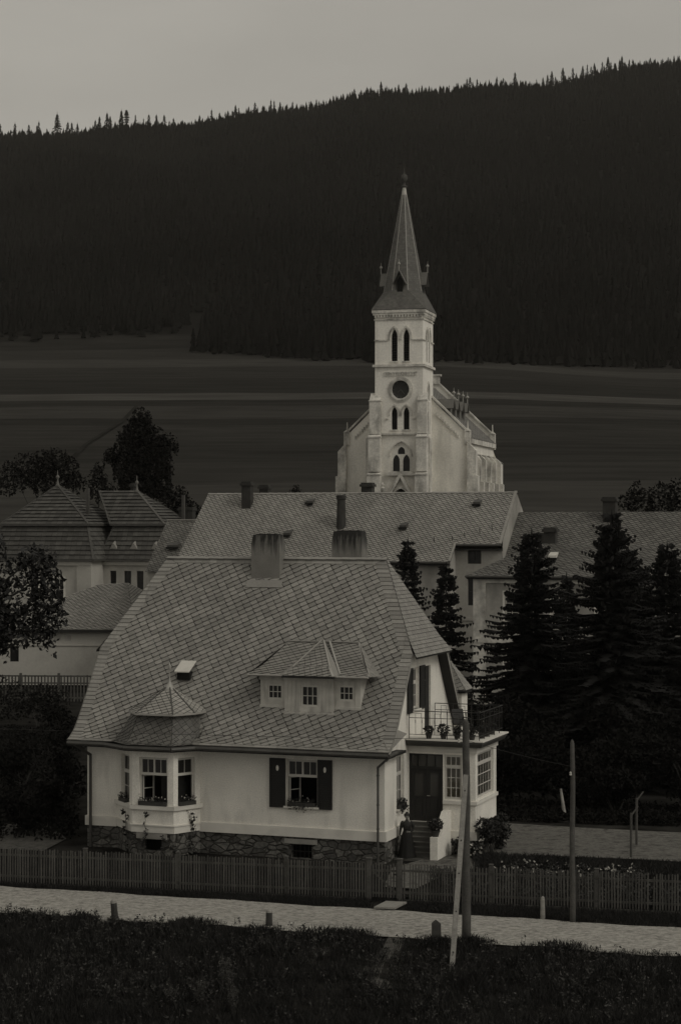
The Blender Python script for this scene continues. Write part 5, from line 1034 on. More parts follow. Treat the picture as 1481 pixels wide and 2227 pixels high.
for q in up + lo: F.box(mo, q['cx'] - .5, q['cx'] + .5, q['z0'] - .16, q['z0'], -.05, .12)
k = 1.15
while k < 4.95: F.box(mo, k, k + .15, 29.95, 30.3, -.02, .12); k += .30
F.box(mo, 1.1, 5.0, 30.3, 30.42, -.02, .13)
mo.build('cornice_and_hoods', church_st, CW); mo = MB()
for r0, r1, d1 in ((1.06, 1.28, .20), (1.28, 1.48, .10)):
    for k in range(28):
        a0, a1 = 2 * math.pi * k / 28, 2 * math.pi * (k + 1) / 28; Q = lambda r, a, d: F(ck[0] + r * math.cos(a), ck[1] + r * math.sin(a), d)
        mo.hexa([Q(r0, a0, -.02), Q(r1, a0, -.02), Q(r1, a0, d1), Q(r0, a0, d1), Q(r0, a1, -.02), Q(r1, a1, -.02), Q(r1, a1, d1), Q(r0, a1, d1)])
mo.build('clock_ring', church_st, CW); mo = MB()
F.box(mo, .35, 5.4, 23.1, 23.3, -.02, .30); arch_ring(mo, F, nich['cx'], nich['zsp'], 1.28, 1.75, .12, -.02, .1)
F.box(mo, 1.5, 4.7, 18.35, 18.72, -.02, .40); F.box(mo, 1.7, 4.5, 18.72, 18.85, -.35, .25)
for sg in (-1, 1): mo.hexa([F(3.1 + sg * 2.0, 15.2, 0), F(3.1 + sg * 1.65, 15.2, 0), F(3.1 + sg * 1.65, 15.2, .55), F(3.1 + sg * 2.0, 15.2, .55), F(3.1, 18.75, 0), F(3.1, 18.1, 0), F(3.1, 18.1, .55), F(3.1, 18.75, .55)])
mo.extr([F(1.5, 15.3, .3), F(4.7, 15.3, .3), F(3.1, 18.2, .3)], F.n * -.31) if False else None
arch_ring(mo, F, 3.1, 15.6, .95, 1.25, .16, -.02, .3, tail=4.5)
mo.build('portal_mouldings', church_st, CW)
for a in (.95, 5.2): mo = MB(); mo.lathe([(.22, 0), (.26, .3), (.12, .5), (.2, .7), (.03, 1.0)], F(a, 16.6, .3), 8); mo.build('pinnacle', church_st, CW)
gl = MB()
for q in up + lo + [door]:
    a0, a1, b0, b1 = hole(q); gl.poly([F(a0, b0, -.28), F(a1, b0, -.28), F(a1, b1, -.28), F(a0, b1, -.28)])
for q in us: a0, a1, b0, b1 = hole(q); gl.poly([SD(a0, b0, -.28), SD(a1, b0, -.28), SD(a1, b1, -.28), SD(a0, b1, -.28)])
gl.build('louvred_opening', room, CW)
mb = MB(); 
for k in range(1, 12):
    for q in up: mb.extr([F(q['cx'] - .34, 31.66 + k * .27, -.26), F(q['cx'] + .34, 31.66 + k * .27, -.26), F(q['cx'] + .34, 31.72 + k * .27, -.14), F(q['cx'] - .34, 31.72 + k * .27, -.14)], (0, 0, .03))
mb.build('louvre', dark_w, CW)
# tracery in the big window
tr = MB(); a0, a1, b0, b1 = hole(nich); tz = 20.1
lw = [lancet(2.50, 18.85, 20.05, .40, .75), lancet(3.70, 18.85, 20.05, .40, .75)]; q3 = lancet(3.1, 20.85, 21.15, .42, .55); q4 = F.at(0, 0, -.22)
wall(tr, q4, a0, a1, b0, b1, [hole(q) for q in lw] + [hole(q3)], depth=.1)
for q in lw + [q3]: arch_fill(tr, q4, q['cx'], q['zsp'], q['r'], q['rise'], .1)
tr.build('tracery', church_pl, CW); mb = MB(); mb.poly([F(a0, b0, -.33), F(a1, b0, -.33), F(a1, b1, -.33), F(a0, b1, -.33)]); mb.build('window_glass', glass_d, CW)
mb = MB(); mb.lathe([(1.06, 0), (1.06, .02)], (0, 0, 0), 28); mb.v = [tuple(F(ck[0] + x, ck[1] + y, -.2 + z)) for x, y, z in mb.v]; cko = mb.build('clock_dial', clock_m, CW)
mb = MB()
for k in range(12): a = math.pi * k / 6; mb.hexa([F(ck[0] + r * math.cos(a) - w_ * math.sin(a), ck[1] + r * math.sin(a) + w_ * math.cos(a), d) for d in (-.18, -.165) for r, w_ in ((.82, -.03), (.97, -.03), (.97, .03), (.82, .03))])
mb.build('hour_marks', mat('tarnished_gilt', .10), cko); mb = MB()
for a, L in ((R(-50), .75), (R(-140), .5)): mb.bar(F(ck[0], ck[1], -.15), F(ck[0] + L * math.cos(a), ck[1] + L * math.sin(a), -.15), .03, 4)
mb.build('clock_hand', MATS['tarnished_gilt'], cko)
# spire
sp = MB(); cx, cy = TW / 2, TW / 2; octa = lambda r, z: [(cx + r * math.cos(R(22.5 + 45 * k)), cy + r * math.sin(R(22.5 + 45 * k)), z) for k in range(8)]
lowo, topo = octa(2.25 / math.cos(R(22.5)), 40.0), octa(.27 / math.cos(R(22.5)), 51.5); hb = TW / 2 + .36; zb = 37.66; sq = [(cx + hb, cy + hb, zb), (cx - hb, cy + hb, zb), (cx - hb, cy - hb, zb), (cx + hb, cy - hb, zb)]
SPK = dict(e1=(.34, .0), e2=(.0, .26)); kw = dict(skirt=False, lift=.02, gap=.03, stag=.5)
for k in range(8):
    a, b = lowo[k], lowo[(k + 1) % 8]; c, d = topo[(k + 1) % 8], topo[k]; roof_plane(sp, [a, b, c, d], **SPK, **kw)
for s_, (i, j) in enumerate(((0, 1), (2, 3), (4, 5), (6, 7))):      # skirt faces
    roof_plane(sp, [sq[s_], lowo[j], lowo[i]], **SPK, **kw)
    nx = sq[(s_ + 1) % 4]; roof_plane(sp, [sq[s_], nx, lowo[(j + 1) % 8], lowo[j]], **SPK, **kw)
spo = sp.build('spire', [slate_s, slate_s], CH)
mb = MB()
for k in range(8): mb.beam(Vector(lowo[k]), Vector(topo[k]), .09, .06)
mb.build('spire_ribs', metal, spo)
mb = MB(); mb.lathe([(.32, 51.4), (.26, 51.9), (.2, 52.3)], (cx, cy, 0), 8); mb.build('spire_collar', mat('pale_zinc', .42), spo)
mb = MB(); mb.lathe([(.2, 52.3), (.36, 52.4), (.36, 52.52), (.14, 52.62), (.12, 52.95), (.30, 53.1), (.42, 53.45), (.32, 53.8), (.10, 53.9), (.05, 54.2), (.02, 54.7)], (cx, cy, 0), 10); mb.build('finial', pole_w, spo, smooth=True)
def lucarne(ang):
    ca, sa = math.cos(ang), math.sin(ang); T = lambda r, s, z: (cx + ca * r - sa * s, cy + sa * r + ca * s, z); o = MB()
    w_ = .45; r0, r1 = 1.2, 2.80; z0, z1, z2 = 39.6, 40.9, 42.2
    o.add([T(r0, -w_, z0), T(r0, w_, z0), T(r1 - .5, w_, z0), T(r1 - .5, -w_, z0), T(r0, -w_, z1), T(r0, w_, z1), T(r1 - .5, w_, z1), T(r1 - .5, -w_, z1), T(r1 - .5, 0, z2 - .2)], [(0, 1, 5, 4), (1, 2, 6, 5), (3, 0, 4, 7), (7, 6, 8)], 0)
    for s in (-1, 1): o.hexa([T(.8, 0, z2), T(r1, 0, z2), T(r1, s * .78, z1 - .25), T(.8, s * .78, z1 - .25), T(.8, 0, z2 + .08), T(r1, 0, z2 + .08), T(r1, s * .84, z1 - .20), T(.8, s * .84, z1 - .20)], 0)
    o.add([T(r1 - .45, -.34, z0 + .15), T(r1 - .45, .34, z0 + .15), T(r1 - .45, .34, z1 + .2), T(r1 - .45, 0, z1 + .75), T(r1 - .45, -.34, z1 + .2)], [(0, 1, 2, 3, 4)], 1)
    l = o.build('lucarne', [slate_s, room], spo)
    f = MB(); f.bar(T(r1, 0, z2), T(r1, 0, z2 + .7), .05, 5); f.lathe([(.02, .62), (.17, .74), (.17, .86), (.03, 1.0), (.015, 1.35)], T(r1, 0, z2), 8); f.build('finial', metal, l)
for a in (-90, 0, 90, 180): lucarne(R(a))
# tower buttresses
bt_ = MB()
def buttress(x0, x1, y0, y1, z0, z1, sl, dirn, m=None):
    """vertical block with a sloping cap; dirn: which side slopes down"""
    m = m or bt_; zt = dict(f=(z1 - sl, z1 - sl, z1, z1), l=(z1 - sl, z1, z1, z1 - sl), r=(z1, z1 - sl, z1 - sl, z1))[dirn]
    m.hexa([(x0, y0, z0), (x1, y0, z0), (x1, y1, z0), (x0, y1, z0), (x0, y0, zt[0]), (x1, y0, zt[1]), (x1, y1, zt[2]), (x0, y1, zt[3])])
for a, b in ((-.55, .75), (TW - .55, TW + .55)):
    buttress(a, b, -.55, .3, 23.2, 28.0, .9, 'f'); buttress(a - .06, b + .06, -.95, .28, 18.8, 23.5, .6, 'f'); buttress(a - .12, b + .12, -1.3, .26, 9, 19.1, .6, 'f')
buttress(-.75, .2, 0.2, 1.3, 23.2, 28.2, 1.2, 'l'); buttress(-1.15, .18, .15, 1.35, 9, 23.4, .7, 'l'); buttress(TW - .2, TW + .62, .2, 1.3, 23.2, 27.9, 1.0, 'r'); buttress(TW - .2, TW + .8, .15, 1.35, 9, 23.4, .7, 'r')
for a, b, y, z in ((-.62, .82, -.62, 27.0), (TW - .62, TW + .62, -.62, 27.0), (-.7, .9, -1.05, 22.75), (TW - .7, TW + .7, -1.05, 22.75), (-.75, .95, -1.4, 18.4), (TW - .75, TW + .75, -1.4, 18.4)): bt_.box(a, b, y, y + .8, z, z + .14)
bt_.build('tower_buttress', church_st, CW)
# nave
NV = 5.0; nL, nR = -4.75, 10.1; nc = (nL + nR) / 2; ez, az = 22.6, 30.4; FN = Pl((0, NV, 0), (1, 0, 0)); nb = [(nL, 9), (nR, 9), (nR, ez + .6), (nc, az), (nL, ez + .6)]
mb = MB(); wall(mb, FN, nL, nR, 9, 31, [], bound=nb); NE = 17.0; SN = Pl((nR, NV, 0), (0, 1, 0))
nw = [lancet(2.6 + 3.45 * k, 16.5, 19.6, .5, 1.0) for k in range(5)]; wall(mb, SN, 0, NE, 9, ez + .3, [hole(q) for q in nw], depth=.3)
for q in nw: arch_fill(mb, SN, q['cx'], q['zsp'], q['r'], q['rise'], .3)
wall(mb, Pl((nL, NV + NE, 0), (0, -1, 0)), 0, NE, 9, ez + .3); wall(mb, Pl((0, NV + NE - .3, 0), (1, 0, 0)), nL, nR, ez, 31, [], bound=[(nL, ez), (nR, ez), (nR, ez + 1.2), (nc, az + .5), (nL, ez + 1.2)])
mb.poly([(nR, NV + NE, 9), (nR + .5, NV + NE, 9), (nR + .5, NV + NE, 20.6), (nR, NV + NE, 21.8)]); mb.box(nR - 2.5, nR + .35, NV + NE, NV + NE + 5, 9, 20.4); 
nv = mb.build('nave_wall', church_pl, CH)
gl = MB()
for q in nw: a0, a1, b0, b1 = hole(q); gl.poly([SN(a0, b0, -.25), SN(a1, b0, -.25), SN(a1, b1, -.25), SN(a0, b1, -.25)])
gl.build('nave_window', glass_d, nv)
mb = MB(); hr = .55
roof_plane(mb, [(nR + .35, NV + .4, ez + .25), (nR + .35, NV + NE - .3, ez + .25), (nc, NV + NE - .3, az - .45), (nc, NV + .4, az - .45)], (.5, .12), (-.1, .36), skirt=False, lift=.03, gap=.04, stag=.3)
mb.poly([(nL - .35, NV + .4, ez + .25), (nc, NV + .4, az - .45), (nc, NV + NE - .3, az - .45), (nL - .35, NV + NE - .3, ez + .25)]); mb.poly([(nR + .4, NV + NE + .1, 20.5), (nR + .4, NV + NE + 5.2, 20.5), (nc, NV + NE + 4, 26.5), (nc, NV + NE, 26.5)]); nro = mb.build('nave_roof', [slate_d, under], CH)
mo = MB()
for y in (NV - .18, NV + NE - .45):
    for s in (1, -1):
        e_ = (nc + s * (nR - nc + .12), y, ez + .75 if y < NV + 1 else ez + 1.1); a_ = (nc, y, az + .2 if y < NV + 1 else az + .5); mo.hexa([(e_[0], y, e_[2]), (e_[0], y + .6, e_[2]), (a_[0], y + .6, a_[2]), (a_[0], y, a_[2]), (e_[0], y, e_[2] + .28), (e_[0], y + .6, e_[2] + .28), (a_[0], y + .6, a_[2] + .28), (a_[0], y, a_[2] + .28)])
        x = nc + s * (nR - nc - .1); mo.box(x - .35, x + .35, y, y + .6, ez - .5, e_[2] + .35); mo.add([(x - .4, y - .05, e_[2] + .35), (x + .4, y - .05, e_[2] + .35), (x + .4, y + .65, e_[2] + .35), (x - .4, y + .65, e_[2] + .35), (x, y + .3, e_[2] + .75)], [(0, 1, 4), (1, 2, 4), (2, 3, 4), (3, 0, 4)]); mo.bar((x, y + .3, e_[2] + .6), (x, y + .3, e_[2] + 1.55), .10, 6, r2=.05)
for k in range(11):      # stepped frieze below the gables
    for s in (1, -1):
        t = k / 11; x = nc + s * (nR - nc - 1.2 - t * 2.9); z = ez - .9 + 1.0 * (1.2 + t * 2.9); FN.box(mo, x - .10, x + .10, z, z + .36, -.02, .12)
SN.box(mo, .3, NE, ez - .35, ez + .28, -.02, .32); SN.box(mo, .3, NE, ez - 1.5, ez - 1.38, -.02, .14)
mo.box(nc - .55, nc + .55, NV + NE - .6, NV + NE, az + .1, az + 1.1); mo.box(nc - .75, nc + .75, NV + NE - .7, NV + NE + .1, az + 1.1, az + 1.35)
mo.build('coping', church_st, nv)
mb = MB(); mb.bar((nc - .2, NV + NE - .3, az + 1.3), (nc - .2, NV + NE - .3, az + 3.2), .05, 5); mb.bar((nc - .55, NV + NE - .3, az + 2.7), (nc + .15, NV + NE - .3, az + 2.7), .05, 5); mb.build('gable_cross', iron, nv)
for s in (0, 1):
    bt_ = MB(); x0, x1 = (nR - .1, nR + .95) if s == 0 else (nL - .95, nL + .1); dr_ = 'r' if s == 0 else 'l'
    buttress(x0, x1, NV - .35, NV + .75, 18.4, 22.5, 1.15, dr_); buttress(x0 - (0 if s == 0 else .25), x1 + (.25 if s == 0 else 0), NV - .45, NV + .8, 9, 18.8, .4, dr_); bt_.build('corner_buttress', church_st, nv)
    for k in range(5):
        bt_ = MB(); y = NV + 4.1 + 3.45 * k; buttress(x0, x1 - (.15 if s == 0 else 0), y - .3, y + .3, 17.8, 21.3, .9, dr_); buttress(x0 - (0 if s == 0 else .2), x1 + (.2 if s == 0 else 0), y - .35, y + .35, 9, 18.1, .4, dr_); bt_.build('nave_buttress', church_st, nv)
for k in range(4):
    y = NV + 2.3 + 2.9 * k; u0 = 6.9; z = ez + .25 + (nR + .35 - u0) * (az - .7 - ez) / (nR + .35 - nc); mb = MB()
    mb.hexa([(u0 - 1.6, y - .5, z - .2), (u0 + .7, y - .5, z - .9), (u0 + .7, y + .5, z - .9), (u0 - 1.6, y + .5, z - .2), (u0 - 1.6, y - .5, z + .6), (u0 + .7, y - .5, z + .6), (u0 + .7, y + .5, z + .6), (u0 - 1.6, y + .5, z + .6)])
    for s in (-1, 1): mb.hexa([(u0 - 2.3, y, z + 1.5), (u0 + 1.1, y, z + 1.5), (u0 + 1.1, y + s * .8, z + .35), (u0 - 2.3, y + s * .8, z + .35), (u0 - 2.3, y, z + 1.58), (u0 + 1.1, y, z + 1.58), (u0 + 1.1, y + s * .85, z + .42), (u0 - 2.3, y + s * .85, z + .42)])
    d = mb.build('roof_dormer', slate_d, nro); mb = MB(); mb.bar((u0 + 1.0, y, z + 1.4), (u0 + 1.0, y, z + 2.2), .06, 5); mb.lathe([(.03, 0), (.19, .12), (.19, .25), (.04, .4), (.02, .8)], (u0 + 1.0, y, z + 2.1), 8); mb.build('finial', metal, d)

# ================================================================ trees and plants
def spruce(h, r, seed, wh=34, br=9, st=9, t0=.04, tw=.30, droop=.22):
    rnd = random.Random(seed); f = MB()
    for k in range(wh):
        t = t0 + (1 - t0) * (k / wh) ** .95; z = h * t; L = r * (1 - t) ** .80 * rnd.uniform(.85, 1.1) + .10; n = max(5, int(br * (1 - t * .35)))
        for b in range(n):
            a = 2 * math.pi * (b + rnd.uniform(-.35, .35)) / n + k * 2.4; Lb = L * rnd.uniform(.55, 1.2); ca, sa = math.cos(a), math.sin(a); up = .60 * t ** 2 - .10; s_n = max(4, int(Lb / .17)); zb = z + rnd.uniform(-1.3, 1.3) * h / wh
            def cv(u): return Vector((ca * Lb * u, sa * Lb * u, zb + Lb * u * up - droop * Lb * u ** 1.5 + .35 * Lb * max(0, u - .7)))
            for j in range(s_n):
                u = (j + .5) / s_n; p = cv(u); q = cv(min(1, u + .10)); wl = (.12 + tw * (1.05 - u)) * (.75 + .4 * (1 - t)) * rnd.uniform(.7, 1.3)
                for sg in (-1, 1):
                    tip = p + Vector((-sa * sg * wl + ca * wl * .8, ca * sg * wl + sa * wl * .8, -wl * rnd.uniform(.0, .45))); f.poly([p, q, tip])
                    f.poly([p, p.lerp(tip, .5) + Vector((0, 0, -.16 * rnd.uniform(.5, 1.3))), tip])
                f.poly([p, q, p.lerp(q, .5) + Vector((rnd.uniform(-.05, .05), rnd.uniform(-.05, .05), -.20 * (1.2 - u)))])
            e0, e1 = cv(.93), cv(1.06); sd = Vector((-sa, ca, 0)) * .05; f.poly([e0 - sd, e1, e0 + sd])
    for _ in range(8): a = rnd.uniform(0, 6.28); f.poly([(0, 0, h * .95), (math.cos(a) * .10, math.sin(a) * .10, h * .96), (0, 0, h * 1.03)])
    tr_ = MB(); tr_.bar((0, 0, -.3), (0, 0, h * .97), max(.07, h * .014), 8, r2=.02); return f, tr_
GS_ = 'dark spruces in front of the side wing'
sp_specs = [((3.62, 104), 11.75, 3.0, 1, 'slim spruce with its thin top showing over the gable of the villa'), ((5.52, 101), 10.5, 2.9, 2, 'spruce standing close to the gable in front of the corner of the side wing'),
            ((9.70, 98), 12.25, 4.7, 3, 'broad symmetrical spruce in the middle of the row before the side wing'), ((13.2, 94), 13.1, 5.3, 4, 'tallest darkest spruce near the right edge'), ((12.05, 103), 9.9, 2.4, 5, 'small spruce between the two biggest spruces'), ((16.4, 97), 11.6, 5.2, 6, 'spruce cut by the right edge of the picture'), ((14.75, 99), 11.3, 5.0, 7, 'shaded spruce close behind the tallest one on its right')]
for (x, y), h, r, sd, lb in sp_specs:
    t = thing('spruce_tree', lb, 'spruce', (x, y, 0), sd * 40, GS_); f, tr_ = spruce(h, r, sd, wh=int(h * 3.8), br=14 if r > 3.5 else 11, tw=.42 if r > 3.5 else .32); f.build('crown', needle, t); tr_.build('trunk', bark, t)
def bush(label, x, y, r, h, seed, n=1500, ls=.10, m=None, group=None, name='shrub', cat='shrub', base=None, white=0):
    rnd = random.Random(seed); t = thing(name, label, cat, (x, y, gz(x, y) if base is None else base), 0, group); mb = MB(); k = 9
    for i in range(k): a = rnd.uniform(0, 6.28); d = rnd.uniform(0, .62) * r; zc = rnd.uniform(.25, .78) * h; s = r * rnd.uniform(.32, .55); leaves(mb, (math.cos(a) * d, math.sin(a) * d, zc), (s, s, s * .8 if h < 2 * r else s * 1.1), n // k, ls, rnd, shell=.35)
    mb.build('foliage', m or leafd, t); st = MB()
    for i in range(5): a = rnd.uniform(0, 6.28); st.bar((0, 0, -.1), (math.cos(a) * r * .4, math.sin(a) * r * .4, h * .6), .03 + h * .006, 5, r2=.01)
    st.build('stem', bark, t)
    if white: wb = MB(); [leaves(wb, (rnd.uniform(-r, r) * .8, rnd.uniform(-r, .0), rnd.uniform(.3, 1) * h), (.04, .04, .04), 8, .04, rnd) for _ in range(white)]; wb.build('blossom', petal, t)
    return t
GB_ = 'dark shrubs and young trees behind the garden yard'
BL = ['wide dark shrub just behind the veranda', 'dark shrub behind the yard, second from the veranda', 'tall dark leafy tree behind the pale stake', 'dark shrub behind the slimmer telegraph pole', 'big dark shrub at the right edge behind the yard posts', 'dense shrub mass under the broad spruce', 'dense shrub mass under the tallest spruce', 'low dark shrub behind the rear edge of the balcony', 'dark shrub under the slim spruces beside the gable', 'shrub filling the gap right of the veranda roof', 'shadowy shrub under the right-hand spruces', 'round shrub between yard and spruces at far right']
for k, (x, y, r, h) in enumerate([(7.0, 87, 2.2, 3.4), (9.4, 88, 2.3, 3.8), (10.6, 86, 2.0, 3.6), (13.2, 87, 2.5, 3.9), (15.6, 84.5, 2.6, 3.7), (9.6, 92, 2.6, 4.7), (13.2, 91, 2.8, 4.6), (5.6, 91, 2.0, 4.6), (5.0, 96, 2.2, 4.6), (7.4, 94, 2.3, 4.8), (16.2, 90, 2.8, 4.8), (12.0, 84.3, 1.8, 2.0)]):
    bush(BL[k], x, y, r, h, 100 + k, 3600, .10, group=GB_)
bush('leafy flowering bush at the right front corner of the veranda', *vw_(3.25, 3.0, 0).xy, .75, 1.75, 130, 1500, .075, leafm, white=4)
bush('dark bush growing along the veranda side wall', *vw_(3.3, 4.3, 0).xy, .7, 1.5, 131, 1200, .075, leafm)
bush('small bush with white flowers at the foot of the stair wall', *vw_(2.25, 2.3, 0).xy, .5, .8, 132, 700, .06, leafm, white=12)
bush('small bush with white blossoms behind the braced pole', *vw_(2.9, 2.0, 0).xy, .4, .85, 133, 500, .06, leafm, white=22)
LBN = ['dark bush left of the villa against the side path', 'tall dark bush left of the bay window', 'dark bush at the left edge behind the street fence', 'spreading bush behind the side path', 'dark fruit bush further back on the left', 'small bush near the left edge of the garden', 'dark thicket below the board fence', 'loose shrub in front of the board fence at the left edge', 'slender dark tree beside the left verge of the villa roof']
for k, (x, y, r, h) in enumerate([(-12.6, 83, 1.1, 1.6), (-12.4, 88, 1.3, 2.6), (-13.2, 79, 1.2, 1.8), (-15.2, 92, 1.8, 2.4), (-14.6, 104, 2.0, 2.6), (-16.6, 98, 1.8, 2.2), (-19, 121, 2.6, 2.6), (-22.6, 124, 2.4, 3.0), (-16.6, 114, 1.5, 2.4)]):
    bush(LBN[k], x, y, r, h, 150 + k, 1300, .11, group='bushes in the garden left of the villa')

# left: near tree whose leafy branches hang into the picture
def crown_tree(name, label, cat, x, y, clumps, trunk_h, seed, ls, n, m, weep=0, tr_r=.2, group=None, base=None, d_off=False):
    rnd = random.Random(seed); z0 = gz(x, y) if base is None else base; t = thing(name, label, cat, (x, y, z0), 0, group); f = MB(); s = MB(); s.bar((-.9 if d_off else 0, 0, -.3), (0, 0, trunk_h), tr_r, 9, r2=tr_r * .45)
    for cx_, cy_, cz, r, rz_ in clumps:
        leaves(f, (cx_, cy_, cz), (r, r, rz_), int(n * r * r), ls, rnd, shell=.2); s.bar((0, 0, min(trunk_h * .95, max(trunk_h * .3, cz - rz_ - r * .8))), (cx_ * .85, cy_ * .85, cz), tr_r * .3, 6, r2=.02)
        for _ in range(int(weep * r)):
            a = rnd.uniform(0, 6.28); d = r * rnd.uniform(.5, 1.05); px, py, pz = cx_ + math.cos(a) * d, cy_ + math.sin(a) * d, cz + rnd.uniform(-.5, .3) * rz_; L = rnd.uniform(.5, 1.6) * rz_ * .6 + .4; nn = int(L / .16)
            for q in range(nn): leaves(f, (px, py, pz - q * .16), (.08 + .1 * (1 - q / nn), .08 + .1 * (1 - q / nn), .1), 2, ls, rnd)
    f.build('crown', m, t); s.build('trunk', bark, t); return t
rnd = random.Random(77); cl = [(rnd.uniform(-1.9, .5), rnd.uniform(-1.0, 1.0), rnd.uniform(9.2, 13.8), rnd.uniform(.7, 1.0), rnd.uniform(.6, .9)) for _ in range(12)] + [(1.65, 0, 12.6, .62, .5), (1.9, .1, 12.0, .55, .5), (1.9, 0, 11.4, .55, .55), (2.05, 0, 10.9, .5, .5), (1.8, 0, 10.45, .4, .45), (1.1, 0, 11.6, .8, 1.2), (1.0, 0, 10.7, .7, .7)]
crown_tree('leafy_tree', 'near broad-leaved tree hanging dark leaves into the left edge above the outbuilding roof', 'tree', -10.45, 56, cl, 12, 78, .085, 950, leaff, weep=5, tr_r=.2, d_off=True)
# far left: weeping birch and its neighbours behind the mansard house
def px(x_, y_, d): return ((x_ - 740) / 4200 * d, 12.7 - (y_ - 1140) * d / 4200)
def clumps_at(lst, x, d, base): return [((cx_ - 740) / 4200 * d - x, dy, 12.7 - (cy_ - 1140) * d / 4200 - base, r * d / 4200, rz_ * d / 4200) for cx_, cy_, r, rz_, dy in lst]
D = 190; bx = (308 - 740) / 4200 * D; bb_ = gz(bx, D)
cl = clumps_at([(308, 905, 22, 20, 0), (300, 930, 34, 25, .5), (280, 950, 28, 26, -.5), (330, 950, 30, 26, 0), (275, 985, 34, 34, 0), (310, 985, 44, 36, .8), (345, 975, 28, 30, -.4), (366, 962, 20, 22, 0), (242, 992, 18, 20, 0), (285, 1020, 40, 34, 0), (330, 1020, 40, 36, 0), (358, 1010, 18, 34, 0), (300, 1055, 46, 30, 0), (345, 1060, 30, 30, 0)], bx, D, bb_)
crown_tree('birch_tree', 'tall weeping birch behind the mansard house', 'birch', bx, D, cl, 12.7 + (1140 - 930) * D / 4200 - bb_, 80, .17, 190, leafd, weep=22, tr_r=.25)
for nm, lb, cx0, d, L_, sd in (('leafy_tree', 'rounded dark tree behind the left finial at the left edge', 120, 188, [(120, 1000, 34, 28, 0), (95, 1010, 34, 34, 0), (145, 1020, 30, 30, 0), (110, 1050, 50, 34, 0), (165, 1045, 24, 22, 0), (60, 1020, 40, 40, 0), (20, 1040, 40, 40, 0)], 82), ('leafy_tree', 'small pointed tree left of the birch', 214, 186, [(214, 1018, 12, 14, 0), (212, 1038, 22, 20, 0), (216, 1062, 30, 24, 0), (235, 1075, 26, 20, 0)], 83), ('leafy_tree', 'low rounded tree right of the birch above the shed roof', 385, 186, [(385, 1075, 24, 22, 0), (372, 1095, 26, 24, 0), (402, 1098, 24, 22, 0), (422, 1110, 20, 18, 0), (390, 1120, 30, 24, 0)], 84), ('leafy_tree', 'dark tree at the far right edge above the rear wing roof', 1385, 170, [(1385, 1070, 20, 26, 0), (1370, 1090, 24, 24, 0), (1400, 1095, 30, 34, 0), (1440, 1085, 36, 40, 0), (1480, 1080, 40, 45, 0)], 85)):
    x = (cx0 - 740) / 4200 * d; b = gz(x, d); crown_tree(nm, lb, 'tree', x, d, clumps_at(L_, x, d, b), 6, sd, .17, 170, leafd, weep=4, group='trees behind the far roofs')
D = 240; x = (643 - 740) / 4200 * D; crown_tree('leafy_tree', 'tiny bushy treetop peeping over the ridge of the long roof left of the church', 'tree', x, D, clumps_at([(643, 1063, 12, 10, 0), (640, 1075, 16, 12, 0)], x, D, gz(x, D)), 4, 86, .16, 150, leafd)

# ---------------------------------------------------------------- the wood on the hill
def tree_arrays(rnd, V_, F_, x, y, z, h, r, n=6, tiers=3):
    for k in range(tiers):
        zb = z + h * (.10 + .28 * k); zt = z + h * (.55 + .23 * k if k < tiers - 1 else 1.0); rr = r * (1 - .27 * k); o = len(V_); a0 = rnd.uniform(0, 6)
        for i in range(n): a = a0 + 2 * math.pi * i / n; q = rr * rnd.uniform(.65, 1.15); V_.append((x + q * math.cos(a), y + q * math.sin(a), zb + rnd.uniform(-.05, .05) * h))
        V_.append((x, y, zt)); F_ += [(o + i, o + (i + 1) % n, o + n) for i in range(n)]
rnd = random.Random(5); V_ = []; F_ = []; y = 600.0
while y < 1825:
    stp = 4.6 if y < 760 else 5.6; hw = .205 * y + 12; x = -hw
    while x < hw:
        X = x + rnd.uniform(-2.6, 2.6); Y = y + rnd.uniform(-2.6, 2.6); x += stp * rnd.uniform(.8, 1.15)
        if Y < edge_y(X) + 9 * noise.noise(Vector((X * .06, 1.5, 0))) + rnd.uniform(-9, 9): continue
        h = rnd.uniform(7, 12) if Y < 1770 else rnd.uniform(3, 5.5); tree_arrays(rnd, V_, F_, X, Y, gz(X, Y) - .5, h, h * rnd.uniform(.16, .26), n=5, tiers=3 if rnd.random() < .4 else 2)
    y += stp
me = bpy.data.meshes.new('forest'); me.from_pydata(V_, [], F_); me.materials.append(forest_m); fo = bpy.data.objects.new('forest', me); COL.objects.link(fo)
tag(fo, 'dense dark spruce forest covering the whole hillside behind the church', 'forest', kind='stuff')
# trees on the skyline, one by one
def skyline_mesh(seed, kind):
    rnd = random.Random(seed); f = MB(); s = MB()
    if kind == 'pine':
        for zc, rr in ((6, 1.9), (8.2, 2.6), (10.6, 2.7), (12.8, 2.3), (14.6, 1.8), (16.2, 1.1)): leaves(f, (rnd.uniform(-.3, .3), 0, zc), (rr, rr, .95), 260, .45, rnd)
        s.bar((0, 0, -1), (0, 0, 16.5), .3, 6, r2=.1)
    else:
        h = 10; wh = rnd.randint(9, 13); R0 = rnd.uniform(1.3, 2.2)
        for k in range(wh):
            t = .08 + .9 * k / wh; L = R0 * (1 - t) ** .75 * rnd.uniform(.6, 1.2) + .2
            for b in range(9): a = rnd.uniform(0, 6.28); z = h * t; q = L * rnd.uniform(.7, 1.15); p = Vector((math.cos(a) * q, math.sin(a) * q, z - .35)); sd = Vector((-math.sin(a), math.cos(a), 0)) * .35; f.poly([(0, 0, z + .7), p - sd, p + sd]); f.poly([(0, 0, z + .5), p - sd * .3 - Vector((0, 0, .5)), p + sd * .6])
        f.poly([(-.12, 0, h * .9), (.12, 0, h * .9), (0, 0, h * 1.08)]); s.bar((0, 0, -1), (0, 0, h * .95), .18, 5, r2=.05)
    return f, s
protos = []
